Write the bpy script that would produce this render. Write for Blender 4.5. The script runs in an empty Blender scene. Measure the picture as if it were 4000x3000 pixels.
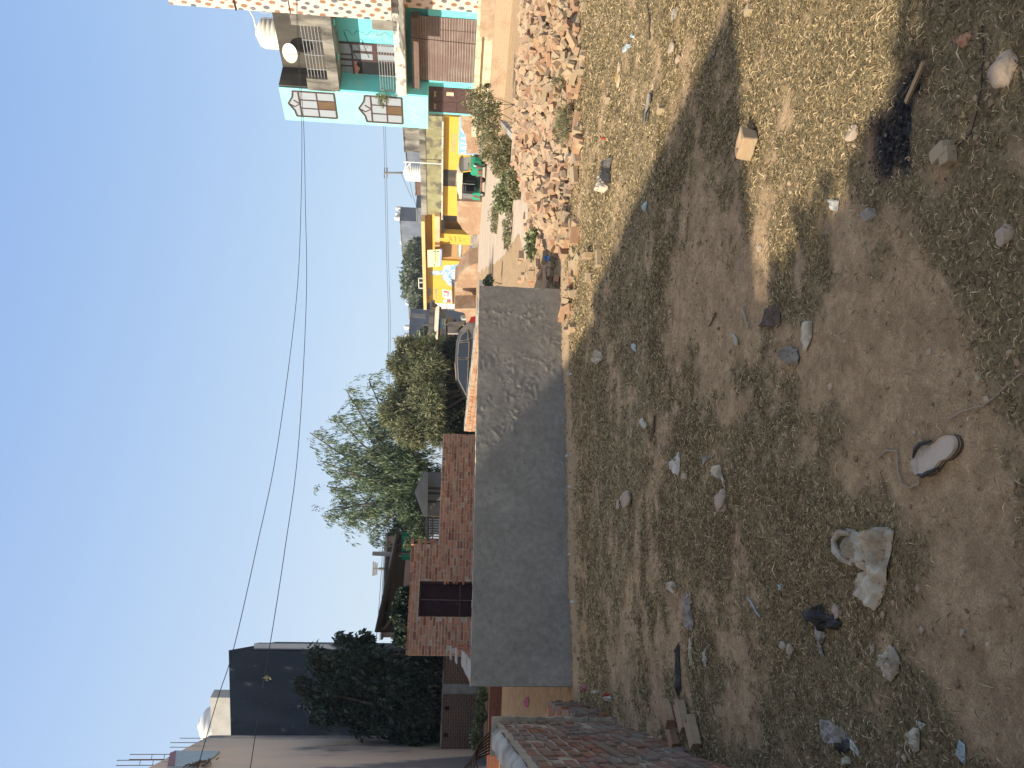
import bpy, math, random
import numpy as np
from mathutils import Vector, Matrix, noise
random.seed(7); np.random.seed(7)
PI = math.pi
sc = bpy.context.scene
col = sc.collection
# ------------------------------------------------------------------ camera model
FPX, EYE = 3000.0, 1.55
PITCH, ROLL = math.atan(233/3000), math.atan(.0376)
Fw = Vector((0, math.cos(PITCH), -math.sin(PITCH))); Up = Vector((0, math.sin(PITCH), math.cos(PITCH))); Rt = Vector((1, 0, 0))
CX = -math.cos(ROLL)*Up + math.sin(ROLL)*Rt          # image right (the photograph was taken with the phone on its side)
CY = math.sin(ROLL)*Up + math.cos(ROLL)*Rt
EYEV = Vector((0, 0, EYE))
def ray(X, Y): return Fw + CX*((X-2000)/FPX) + CY*((1500-Y)/FPX)
def G(X, Y, z=0.0):
    d = ray(X, Y); t = (z-EYE)/d.z; return EYEV + d*t
def at(X, Y, y):
    d = ray(X, Y); return EYEV + d*(y/d.y)
SUN_EL = math.radians(37); SX, SY = -.866, -.5
SUND = Vector((SX*math.cos(SUN_EL), SY*math.cos(SUN_EL), math.sin(SUN_EL))).normalized()
# ------------------------------------------------------------------ tagging / objects
def tag(o, label=None, cat=None, group=None, kind=None):
    if label: o['label'] = label
    if cat: o['category'] = cat
    if group: o['group'] = group
    if kind: o['kind'] = kind
    return o
def thing(name, label, cat, loc=(0, 0, 0), rz=0, group=None):
    o = bpy.data.objects.new(name, None); col.objects.link(o)
    o.location = loc; o.rotation_euler = (0, 0, rz); o.empty_display_size = .2
    return tag(o, label, cat, group)
def wm(o):
    m = Matrix.LocRotScale(o.location, o.rotation_euler, o.scale)
    return wm(o.parent) @ m if o.parent else m
def dup(root, loc, rot, label=None, scale=None):
    r = root.copy(); col.objects.link(r); r.location = loc; r.rotation_euler = rot
    if scale: r.scale = scale
    if label: r['label'] = label
    for ch in list(root.children):
        c = ch.copy(); col.objects.link(c); c.parent = r
        for g in ch.children:
            d = g.copy(); col.objects.link(d); d.parent = c
    return r
class MB:
    def __init__(s): s.v = []; s.f = []; s.m = []
    def poly(s, pts, m=0):
        i = len(s.v); s.v += [tuple(p) for p in pts]; s.f.append(tuple(range(i, i+len(pts)))); s.m.append(m); return s
    def box(s, c, d, R=None, m=0, jit=0):
        i = len(s.v); c = Vector(c)
        for k in range(8):
            p = Vector(((k & 1)-.5, ((k >> 1) & 1)-.5, ((k >> 2) & 1)-.5)); p = Vector((p.x*d[0], p.y*d[1], p.z*d[2]))
            if jit: p += Vector((random.uniform(-jit, jit), random.uniform(-jit, jit), random.uniform(-jit, jit)))
            s.v.append(tuple(c + (R @ p if R else p)))
        for q in ((0,2,3,1),(4,5,7,6),(0,1,5,4),(2,6,7,3),(0,4,6,2),(1,3,7,5)):
            s.f.append(tuple(i+a for a in q)); s.m.append(m)
        return s
    def tube(s, path, r, n=6, m=0, cap=True):
        path = [Vector(p) for p in path]
        if not hasattr(r, '__len__'): r = [r]*len(path)
        base = len(s.v)
        for k, p in enumerate(path):
            a = path[max(k-1, 0)]; b = path[min(k+1, len(path)-1)]; d = (b-a).normalized()
            u = d.cross(Vector((0, 0, 1)) if abs(d.z) < .9 else Vector((1, 0, 0))).normalized(); w = d.cross(u)
            for j in range(n):
                t = 2*PI*j/n; s.v.append(tuple(p + (u*math.cos(t)+w*math.sin(t))*r[k]))
        for k in range(len(path)-1):
            for j in range(n):
                a = base+k*n+j; b = base+k*n+(j+1) % n
                s.f.append((a, b, b+n, a+n)); s.m.append(m)
        if cap:
            s.f.append(tuple(base+j for j in range(n))[::-1]); s.m.append(m)
            e = base+(len(path)-1)*n; s.f.append(tuple(e+j for j in range(n))); s.m.append(m)
        return s
    def lathe(s, prof, c=(0, 0, 0), n=20, m=0):
        return s.tube([(c[0], c[1], c[2]+z+1e-5*k) for k, (r, z) in enumerate(prof)], [r for r, z in prof], n, m)
    def rock(s, c, d, R=None, m=0, rough=.25, n=2):
        import bmesh
        bm = bmesh.new(); bmesh.ops.create_icosphere(bm, subdivisions=n, radius=.5); o = Vector((random.uniform(0, 99),)*3)
        i = len(s.v); c = Vector(c)
        for v in bm.verts:
            p = v.co*(1+rough*noise.noise(v.co*2.5+o)*2); p = Vector((p.x*d[0], p.y*d[1], p.z*d[2])); s.v.append(tuple(c+(R @ p if R else p)))
        for f in bm.faces: s.f.append(tuple(i+v.index for v in f.verts)); s.m.append(m)
        bm.free(); return s
    def build(s, name, mats, parent=None, smooth=False, bevel=0, world=True, origin=None):
        if not isinstance(mats, (list, tuple)): mats = [mats]
        me = bpy.data.meshes.new(name); vs = [Vector(v) for v in s.v]
        if parent and world:
            inv = wm(parent).inverted(); vs = [inv @ v for v in vs]
        o = bpy.data.objects.new(name, me)
        if not parent and world:
            if origin is None:
                a = np.array(s.v); origin = ((a[:, 0].min()+a[:, 0].max())/2, (a[:, 1].min()+a[:, 1].max())/2, a[:, 2].min())
            og = Vector(origin); vs = [v-og for v in vs]; o.location = og
        me.from_pydata([tuple(v) for v in vs], [], s.f)
        for m in mats: me.materials.append(m)
        me.polygons.foreach_set('material_index', s.m)
        if smooth: me.polygons.foreach_set('use_smooth', [True]*len(s.f))
        uvl = me.uv_layers.new(name='UVMap'); uv = []
        wv = s.v
        for p, f in zip(me.polygons, s.f):
            nn = Vector(p.normal)
            if abs(nn.z) < .75:
                t = Vector((-nn.y, nn.x, 0)).normalized()
                for k in f: q = vs[k]; uv += [q.x*t.x+q.y*t.y, q.z]
            else:
                for k in f: q = vs[k]; uv += [q.x, q.y]
        uvl.data.foreach_set('uv', uv)
        col.objects.link(o)
        if parent: o.parent = parent
        if bevel:
            b = o.modifiers.new('b', 'BEVEL'); b.width = bevel; b.segments = 2; b.limit_method = 'ANGLE'; b.angle_limit = .6
        me.update(); return o
class Fac:
    """vertical plane: O a point, L the horizontal direction (towards the viewer's right), N faces the street"""
    def __init__(s, O, L, d=0):
        s.L = Vector((L[0], L[1], 0)).normalized(); s.N = Vector((s.L.y, -s.L.x, 0))
        if s.N.dot(Vector((O[0], O[1], 0))) > 0: s.N = -s.N
        s.O = Vector((O[0], O[1], 0)) + s.N*d; s.R = Matrix((s.L, -s.N, (0, 0, 1))).transposed()
    def off(s, d): return Fac(s.O+s.N*d, s.L)
    def hit(s, X, Y):
        d = ray(X, Y); t = (s.O-EYEV).dot(s.N)/d.dot(s.N); p = EYEV+d*t; return (p-s.O).dot(s.L), p.z
    def pt(s, a, z, d=0): return s.O + s.L*a + s.N*d + Vector((0, 0, z))
    def box(s, mb, a0, a1, z0, z1, d0, d1, m=0): return mb.box(s.pt((a0+a1)/2, (z0+z1)/2, (d0+d1)/2), (abs(a1-a0), abs(d1-d0), abs(z1-z0)), s.R, m)
    def slab(s, mb, pts, d0, d1, m=0):
        A = [s.pt(a, z, d0) for a, z in pts]; B = [s.pt(a, z, d1) for a, z in pts]; n = len(pts)
        mb.poly(B, m)
        mb.poly(A[::-1], m)
        for i in range(n): j = (i+1) % n; mb.poly([A[i], A[j], B[j], B[i]], m)
        return mb
    def bar(s, mb, p, q, w, d0, d1, m=0):
        p = Vector((p[0], p[1])); q = Vector((q[0], q[1])); t = (q-p).normalized(); n = Vector((-t.y, t.x))*w/2
        return s.slab(mb, [p+n, p-n, q-n, q+n], d0, d1, m)
# ------------------------------------------------------------------ materials
def newmat(name):
    m = bpy.data.materials.new(name); m.use_nodes = True; nt = m.node_tree; return m, nt, nt.nodes, nt.links, nt.nodes['Principled BSDF']
def ramp(N, stops):
    r = N.new('ShaderNodeValToRGB'); e = r.color_ramp.elements
    while len(e) < len(stops): e.new(.5)
    for k, (p, c) in enumerate(stops): e[k].position = p; e[k].color = (*c, 1) if len(c) == 3 else c
    return r
def nz(N, L, src, scale, detail=5, rough=.55, vec=None):
    t = N.new('ShaderNodeTexNoise'); t.inputs['Scale'].default_value = scale; t.inputs['Detail'].default_value = detail; t.inputs['Roughness'].default_value = rough
    L.new(src, t.inputs['Vector']); return t
def mixc(N, L, f, a, b, mode='MIX'):
    m = N.new('ShaderNodeMix'); m.data_type = 'RGBA'; m.blend_type = mode
    for k, x in ((0, f), (6, a), (7, b)):
        if hasattr(x, 'is_output') or hasattr(x, 'links'): L.new(x, m.inputs[k])
        elif k == 0: m.inputs[0].default_value = x
        else: m.inputs[k].default_value = (*x, 1)
    return m.outputs[2]
def mat(name, c, c2=None, scale=3, rough=.8, bump=.2, bscale=None, metal=0, spec=.3, stain=None, stscale=.8, stretch=None, island=0, stpos=(.5, .65), bdist=.02):
    m, nt, N, L, P = newmat(name)
    tc = N.new('ShaderNodeTexCoord'); src = tc.outputs['Object']
    if stretch:
        mp = N.new('ShaderNodeMapping'); mp.inputs['Scale'].default_value = stretch; L.new(src, mp.inputs[0]); src2 = mp.outputs[0]
    else: src2 = src
    c2 = c2 or tuple(x*.75 for x in c)
    n1 = nz(N, L, src2, scale); out = mixc(N, L, ramp(N, [(.35, (0,)*3), (.65, (1,)*3)]).outputs[0], c, c2)
    mx = out.node; L.new(n1.outputs[0], mx.inputs[0].links[0].from_node.inputs[0])
    if stain:
        n2 = nz(N, L, src2, stscale, 8, .6); r2 = ramp(N, [(stpos[0], (0,)*3), (stpos[1], (1,)*3)]); L.new(n2.outputs[0], r2.inputs[0])
        out = mixc(N, L, r2.outputs[0], out, stain)
    if island:
        g = N.new('ShaderNodeNewGeometry'); r3 = ramp(N, [(0, (1-island,)*3), (1, (1+island,)*3)]); L.new(g.outputs['Random Per Island'], r3.inputs[0])
        out = mixc(N, L, 1.0, out, r3.outputs[0], 'MULTIPLY')
    L.new(out, P.inputs['Base Color']); P.inputs['Roughness'].default_value = rough; P.inputs['Metallic'].default_value = metal; P.inputs['Specular IOR Level'].default_value = spec
    if bump:
        nb = nz(N, L, src, bscale or scale*6, 8, .65); b = N.new('ShaderNodeBump'); b.inputs['Strength'].default_value = bump; b.inputs['Distance'].default_value = bdist
        L.new(nb.outputs[0], b.inputs['Height']); L.new(b.outputs[0], P.inputs['Normal'])
    return m
def leafmat(name, stops, rough=.55, trans=.25):
    m, nt, N, L, P = newmat(name)
    g = N.new('ShaderNodeNewGeometry'); r = ramp(N, stops); L.new(g.outputs['Random Per Island'], r.inputs[0])
    L.new(r.outputs[0], P.inputs['Base Color']); P.inputs['Roughness'].default_value = rough; P.inputs['Specular IOR Level'].default_value = .25
    if trans:
        t = N.new('ShaderNodeBsdfTranslucent'); L.new(r.outputs[0], t.inputs[0]); ms = N.new('ShaderNodeMixShader'); ms.inputs[0].default_value = trans
        L.new(P.outputs[0], ms.inputs[1]); L.new(t.outputs[0], ms.inputs[2]); L.new(ms.outputs[0], N['Material Output'].inputs[0])
    return m
def brickisl(name, stops, dust=(.45, .38, .3), dustp=(.5, .75), rough=.9, dscale=3):
    m, nt, N, L, P = newmat(name)
    g = N.new('ShaderNodeNewGeometry'); r = ramp(N, stops); L.new(g.outputs['Random Per Island'], r.inputs[0])
    tc = N.new('ShaderNodeTexCoord'); n1 = nz(N, L, tc.outputs['Object'], dscale, 8, .65); r1 = ramp(N, [(dustp[0], (0,)*3), (dustp[1], (.8,)*3)]); L.new(n1.outputs[0], r1.inputs[0])
    out = mixc(N, L, r1.outputs[0], r.outputs[0], dust)
    n2 = nz(N, L, tc.outputs['Object'], 40, 6, .6); out = mixc(N, L, .5, out, ramp(N, [(.2, (.6,)*3), (.8, (1.25,)*3)]).outputs[0], 'MULTIPLY'); L.new(n2.outputs[0], out.node.inputs[7].links[0].from_node.inputs[0])
    L.new(out, P.inputs['Base Color']); P.inputs['Roughness'].default_value = rough; P.inputs['Specular IOR Level'].default_value = .15
    b = N.new('ShaderNodeBump'); b.inputs['Strength'].default_value = .35; b.inputs['Distance'].default_value = .01; L.new(n2.outputs[0], b.inputs['Height']); L.new(b.outputs[0], P.inputs['Normal'])
    return m
def bricktex(name, ca, cb, mort, dust=None, w=.24, h=.085, rough=.9, ms=.012, bump=.5, dpos=(.5, .65)):
    m, nt, N, L, P = newmat(name)
    tc = N.new('ShaderNodeTexCoord'); bt = N.new('ShaderNodeTexBrick'); bt.inputs['Scale'].default_value = 1
    nn = nz(N, L, tc.outputs['UV'], 9, 3); add = N.new('ShaderNodeMix'); add.data_type = 'VECTOR'; add.inputs[0].default_value = .018
    L.new(tc.outputs['UV'], add.inputs[4]); L.new(nn.outputs['Color'], add.inputs[5]); L.new(add.outputs[1], bt.inputs['Vector'])
    bt.inputs['Color1'].default_value = (*ca, 1); bt.inputs['Color2'].default_value = (*cb, 1); bt.inputs['Mortar'].default_value = (*mort, 1)
    bt.inputs['Brick Width'].default_value = w; bt.inputs['Row Height'].default_value = h; bt.inputs['Mortar Size'].default_value = ms; bt.inputs['Mortar Smooth'].default_value = .3; bt.inputs['Bias'].default_value = 0
    out = bt.outputs['Color']
    if dust:
        n2 = nz(N, L, tc.outputs['Object'], 1.1, 9, .65); r2 = ramp(N, [(dpos[0], (0,)*3), (dpos[1], (.85,)*3)]); L.new(n2.outputs[0], r2.inputs[0]); out = mixc(N, L, r2.outputs[0], out, dust)
    n3 = nz(N, L, tc.outputs['Object'], 30, 6); out = mixc(N, L, .5, out, ramp(N, [(.2, (.6,)*3), (.8, (1.3,)*3)]).outputs[0], 'MULTIPLY'); L.new(n3.outputs[0], out.node.inputs[7].links[0].from_node.inputs[0])
    L.new(out, P.inputs['Base Color']); P.inputs['Roughness'].default_value = rough; P.inputs['Specular IOR Level'].default_value = .15
    b = N.new('ShaderNodeBump'); b.inputs['Strength'].default_value = bump; b.inputs['Distance'].default_value = .02; b.invert = True; L.new(bt.outputs['Fac'], b.inputs['Height']); L.new(b.outputs[0], P.inputs['Normal'])
    return m
def wavemat(name, c, c2, scale, axis='Z', rough=.6, bump=.8, metal=0, dirt=None):
    m, nt, N, L, P = newmat(name)
    tc = N.new('ShaderNodeTexCoord'); w = N.new('ShaderNodeTexWave'); w.bands_direction = axis; w.inputs['Scale'].default_value = scale; L.new(tc.outputs['Object'], w.inputs['Vector'])
    out = mixc(N, L, w.outputs[0], c2, c)
    if dirt:
        n2 = nz(N, L, tc.outputs['Object'], 1.5, 8, .65); r2 = ramp(N, [(.45, (0,)*3), (.7, (.8,)*3)]); L.new(n2.outputs[0], r2.inputs[0]); out = mixc(N, L, r2.outputs[0], out, dirt)
    L.new(out, P.inputs['Base Color']); P.inputs['Roughness'].default_value = rough; P.inputs['Metallic'].default_value = metal
    b = N.new('ShaderNodeBump'); b.inputs['Strength'].default_value = bump; b.inputs['Distance'].default_value = .02; L.new(w.outputs[0], b.inputs['Height']); L.new(b.outputs[0], P.inputs['Normal'])
    return m
def glassmat(name, c=(.35, .4, .45), rough=.08):
    m, nt, N, L, P = newmat(name); P.inputs['Base Color'].default_value = (*c, 1); P.inputs['Roughness'].default_value = rough; P.inputs['Specular IOR Level'].default_value = .6; return m
M = {}
M['turq'] = mat('turquoise_paint', (.2, .74, .76), (.18, .68, .7), 1.5, .75, .1, stain=(.4, .62, .58), stscale=1.3, stpos=(.56, .75))
M['pturq'] = mat('pale_turquoise_paint', (.34, .77, .76), (.3, .71, .7), 1.2, .75, .1, stain=(.5, .72, .68), stscale=2.2, stpos=(.6, .75))
M['weather'] = mat('weathered_concrete', (.38, .36, .31), (.22, .2, .17), 1.5, .9, .3, stain=(.08, .075, .065), stscale=.9, stpos=(.45, .6), stretch=(1, 1, .35))
M['darkplast'] = mat('dark_stained_plaster', (.1, .09, .075), (.05, .045, .04), 1.1, .9, .3, stain=(.2, .165, .11), stscale=.6, stretch=(1, 1, .3), stpos=(.52, .7))
M['wparapet'] = mat('worn_white_plaster', (.68, .65, .57), (.55, .52, .46), 2.5, .85, .3, stain=(.3, .28, .25), stscale=2.5, stpos=(.52, .6))
M['maroon'] = mat('maroon_paint', (.1, .055, .05), (.075, .042, .038), 5, .5, .1); M['darkgate'] = mat('dark_maroon_gate', (.028, .01, .012), (.02, .008, .01), 5, .6, .1, spec=.15, stain=(.08, .06, .06), stscale=6, stpos=(.66, .72))
M['shutter'] = wavemat('brown_roller_shutter', (.3, .21, .18), (.17, .115, .1), 2.6, 'Z', .6, 1, dirt=(.33, .27, .23))
M['pane'] = glassmat('milky_window_glass', (.34, .38, .42), .2)
M['darkglass'] = glassmat('dark_glass', (.03, .035, .04), .08)
M['dark'] = mat('dark_interior', (.02, .02, .022), None, 2, .9, 0)  # near-black colour stands in for the shade inside openings
M['cream'] = mat('cream_plaster', (.7, .62, .42), (.6, .52, .36), 2, .85, .2, stain=(.4, .34, .26), stscale=2)
M['yellow'] = mat('yellow_ochre_paint', (.72, .46, .075), (.66, .42, .07), .8, .75, .1, stain=(.6, .42, .2), stscale=1.1, stpos=(.62, .72))
M['yellowb'] = mat('yellow_brown_shutter', (.52, .33, .15), (.46, .29, .13), 1.5, .6, .1)
M['moss'] = mat('mossy_plaster', (.33, .31, .17), (.24, .22, .12), 1.6, .95, .5, bscale=7, stain=(.13, .12, .09), stscale=1.2, stpos=(.5, .6), bdist=.06)
M['grey'] = mat('grey_concrete', (.3, .29, .27), (.22, .215, .2), 1.5, .9, .3, stain=(.12, .115, .1), stscale=.8, stpos=(.5, .7))
M['bluegrey'] = mat('blue_grey_plaster', (.16, .19, .24), (.13, .15, .19), .6, .9, .1, stain=(.2, .22, .26), stscale=.5)  # on the far houses this bluish tone stands in for distance haze
M['lilac'] = mat('lilac_paint', (.5, .46, .55), None, 1, .8, .05)
M['white'] = mat('white_paint', (.75, .75, .72), (.68, .68, .66), 2, .6, .05)
M['tank'] = mat('cream_plastic_tank', (.76, .74, .64), (.7, .68, .58), 2, .45, .02, stain=(.5, .46, .36), stscale=3, stpos=(.6, .8))
M['steel'] = mat('galvanised_steel', (.42, .43, .44), (.3, .3, .31), 8, .5, .1, metal=.5)
M['rust'] = mat('rusty_iron', (.1, .055, .035), (.05, .03, .025), 10, .85, .3)
M['blackm'] = mat('black_metal', (.02, .02, .022), None, 5, .5, .05)
M['wire'] = mat('black_cable', (.03, .03, .035), None, 5, .6, 0)
M['mortar'] = mat('grey_mortar', (.48, .4, .3), (.34, .28, .21), 8, .95, .4)
M['lightmortar'] = mat('pale_mortar', (.45, .4, .33), (.36, .31, .25), 8, .95, .4)
M['br_red'] = brickisl('red_bricks', [(0, (.2, .075, .045)), (.3, (.42, .18, .1)), (.6, (.5, .24, .14)), (.8, (.28, .12, .075)), (1, (.44, .28, .18))], (.52, .4, .3), (.6, .82))
M['br_side'] = brickisl('orange_bricks', [(0, (.5, .26, .15)), (.5, (.58, .32, .19)), (1, (.44, .22, .13))], (.6, .45, .3), (.45, .7))
M['br_mossy'] = brickisl('mossy_red_bricks', [(0, (.24, .09, .055)), (.4, (.34, .15, .085)), (.7, (.28, .18, .11)), (1, (.22, .13, .09))], (.26, .23, .19), (.42, .62), dscale=2)
M['br_heap'] = brickisl('dusty_heap_bricks', [(0, (.46, .28, .18)), (.3, (.5, .33, .22)), (.6, (.38, .28, .19)), (.85, (.46, .34, .23)), (1, (.42, .2, .12))], (.46, .35, .23), (.42, .6), dscale=5)
M['br_wall'] = bricktex('old_brick_wall', (.18, .09, .06), (.12, .07, .05), (.22, .19, .16), (.13, .11, .09))
M['br_stack'] = bricktex('stacked_bricks', (.5, .33, .21), (.42, .27, .17), (.16, .1, .07), (.52, .4, .28), ms=.01)
M['br_dusty'] = bricktex('dusty_brick_ledge', (.42, .26, .17), (.36, .23, .15), (.3, .22, .15), (.5, .38, .26), ms=.008, dpos=(.3, .5))
M['br_low'] = bricktex('low_red_brick_wall', (.28, .09, .05), (.2, .07, .045), (.18, .13, .1), (.16, .1, .07))
M['brownwall'] = mat('patchy_brown_plaster', (.78, .6, .44), (.56, .48, .4), .4, .9, .2, stain=(.22, .2, .2), stscale=.38, stpos=(.5, .58), stretch=(1, 1, .45))
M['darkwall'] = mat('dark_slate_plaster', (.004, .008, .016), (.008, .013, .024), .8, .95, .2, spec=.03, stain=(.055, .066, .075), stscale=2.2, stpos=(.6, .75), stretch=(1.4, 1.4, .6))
M['palecem'] = mat('pale_cement', (.52, .48, .4), (.4, .37, .31), 3, .9, .4, stain=(.26, .23, .18), stscale=2)
M['white_cloth'] = mat('off_white_cloth', (.6, .53, .4), (.47, .4, .29), 9, .85, .2, stain=(.3, .24, .16), stscale=7)
M['paper'] = mat('white_paper', (.64, .6, .5), None, 9, .8, .1)
M['bluepaper'] = mat('pale_blue_wrapper', (.4, .5, .54), (.5, .56, .56), 20, .5, .1)
M['greypl'] = mat('grey_plastic_film', (.36, .32, .265), (.25, .22, .18), 12, .4, .2)
M['blackpl'] = mat('black_plastic_film', (.03, .028, .026), (.05, .047, .043), 12, .35, .3)
M['pink'] = mat('pink_cloth', (.55, .16, .26), (.42, .12, .2), 12, .8, .1)
M['red'] = mat('red_card', (.6, .05, .04), None, 9, .6, .1)
M['bark'] = mat('grey_brown_bark', (.16, .12, .09), (.1, .075, .055), 12, .9, .5)
M['stone'] = mat('pale_stone', (.42, .33, .24), (.34, .26, .19), 10, .9, .4, island=.15)
M['charwood'] = mat('split_wood', (.45, .3, .16), (.38, .24, .12), 12, .8, .2)
M['ash'] = mat('charred_ash', (.02, .02, .02), (.08, .075, .07), 30, .95, .5)
M['dark_sheet'] = mat('dark_sheet_metal', (.035, .035, .035), (.025, .025, .025), 3, .7, .2); M['netting'] = mat('green_shade_net', (.01, .2, .14), (.015, .26, .19), 8, .7, .3)
M['leafA'] = leafmat('tree_leaves', [(0, (.07, .12, .06)), (.5, (.14, .2, .1)), (.8, (.23, .29, .16)), (1, (.4, .44, .3))], .5, .35)
M['leafB'] = leafmat('bush_leaves', [(0, (.05, .075, .035)), (.4, (.15, .18, .09)), (.75, (.32, .31, .17)), (1, (.46, .44, .27))])
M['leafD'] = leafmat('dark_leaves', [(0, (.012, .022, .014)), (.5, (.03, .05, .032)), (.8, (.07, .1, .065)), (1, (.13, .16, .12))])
M['leafG'] = leafmat('fresh_leaves', [(0, (.1, .13, .05)), (.5, (.2, .23, .1)), (.8, (.32, .34, .19)), (1, (.5, .5, .34))])
M['weed'] = leafmat('dry_weeds', [(0, (.1, .12, .05)), (.4, (.22, .22, .11)), (.8, (.38, .34, .2)), (1, (.45, .4, .26))])
M['grass'] = leafmat('dry_grass', [(0, (.06, .05, .027)), (.3, (.14, .115, .06)), (.6, (.34, .25, .125)), (.85, (.6, .45, .245)), (1, (.8, .64, .4))], .8, .12)
M['farleaf'] = leafmat('hazed_far_leaves', [(0, (.1, .13, .09)), (.7, (.17, .2, .13)), (1, (.26, .29, .2))])  # tones lightened to put distance haze into the leaf colour
# ------------------------------------------------------------------ ground
WA, WB = Vector((-3.5, 8.87, 0)), Vector((1.41, 11.13, 0)); WL = (WB-WA).normalized(); WN = Vector((WL.y, -WL.x, 0))
def sgrid(a, b, lo, hi, st):
    xs = list(np.arange(lo, hi, st)); k = st
    x = hi
    while x < b: xs.append(x); k *= 1.16; x += k
    xs.append(b); x = lo; k = st; left = []
    while True:
        k *= 1.16; x -= k
        if x < a: break
        left.append(x)
    return np.array([a]+left[::-1]+xs)
def vnoise(x, y, s, seed):
    r = np.random.RandomState(seed).rand(64, 64); x = x/s+17.3; y = y/s+5.1
    xi = np.floor(x).astype(int); yi = np.floor(y).astype(int); fx = x-xi; fy = y-yi; fx = fx*fx*(3-2*fx); fy = fy*fy*(3-2*fy)
    g = lambda a, b: r[a % 64, b % 64]
    return (g(xi, yi)*(1-fx)+g(xi+1, yi)*fx)*(1-fy)+(g(xi, yi+1)*(1-fx)+g(xi+1, yi+1)*fx)*fy
def fbm(x, y, s, seed, o=4):
    t = 0; a = 1; w = 0
    for k in range(o): t = t+a*vnoise(x, y, s/2**k, seed+k); w += a; a *= .55
    return t/w
def walld(x, y): return (x-WA.x)*WN.x+(y-WA.y)*WN.y, (x-WA.x)*WL.x+(y-WA.y)*WL.y
def gh(x, y):
    x = np.asarray(x, float); y = np.asarray(y, float)
    near = np.exp(-np.maximum(0, np.hypot(x, y)-12)/6)
    h = (fbm(x, y, 1.6, 3)-.5)*.06*near+(fbm(x, y, .35, 9, 4)-.5)*.03*near+(fbm(x, y, .11, 19, 2)-.5)*.012*near
    d, s = walld(x, y); m = np.exp(-((d-.3)/.28)**2)*(s > -.3)*(s < 5.6); h = h+.05*m
    return h
def gz(x, y): return float(gh(x, y))
BARE = [(2760, 1080, .55, .9), (2640, 1330, .5, .9), (2850, 1330, .4, .8), (2480, 2420, .8, .9), (2620, 2560, .5, .8), (2520, 2750, .45, .5), (2900, 2400, .35, .9), (2980, 2560, .3, .6), (3250, 1180, .28, 1), (3450, 1300, .3, 1), (3650, 1280, .28, 1), (3850, 1400, .3, 1), (3300, 1500, .2, .7), (3560, 1520, .25, .8), (3700, 1900, .28, .8), (3900, 2050, .25, .8), (3550, 1980, .16, .6), (3650, 2350, .3, 1), (3850, 2400, .25, .9), (3550, 2600, .22, .7), (3750, 2700, .2, .6), (2400, 1450, .5, .3), (2300, 700, .9, .35), (2200, 1000, .7, .5), (2500, 500, .4, .3)]
BP = [(G(a, b), r, w) for a, b, r, w in BARE]
def dens(x, y):
    x = np.asarray(x, float); y = np.asarray(y, float)
    d = .42+1.0*(fbm(x, y, .8, 21, 5)-.4)+1.5*(fbm(x, y, .2, 41, 4)-.5)+.8*(fbm(x, y, .06, 43, 2)-.5)
    wx = x+(fbm(x, y, .5, 91, 4)-.5)*1.1; wy = y+(fbm(x, y, .5, 97, 4)-.5)*1.3; st = .1+1.25*fbm(x, y, .3, 55, 4)
    for p, r, w in BP: d = d-w*st*np.exp(-(((wx-p.x)**2+(wy-p.y)**2)/r**2))
    d = d-1.0*((y > 12.5) & (x > 1.2) & (y < 70))-.9*((x < -3.7) & (y > 9) & (y < 40)); dd, s = walld(x, y); d = d-1.1*(np.abs(dd-.12) < .42)*(s > -.2)*(s < 6)
    b = burn(x, y); d = d-1.5*b
    return np.clip(d*1.7, 0, 1)
BURN = [(G(3430, 560), .09), (G(3400, 480), .05), (G(3450, 650), .06), (G(3490, 440), .09), (G(3530, 350), .08), (G(3500, 560), .07), (G(3570, 280), .06), (G(3530, 640), .05), (G(3470, 520), .1)]
def burn(x, y):
    b = 0
    for p, r in BURN: b = b+np.exp(-(((x-p.x)**2+(y-p.y)**2)/r**2)*1.3)
    return np.clip((b*(1.3*fbm(x, y, .07, 71, 3)+.35))*1.7-.35, 0, 1)
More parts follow.
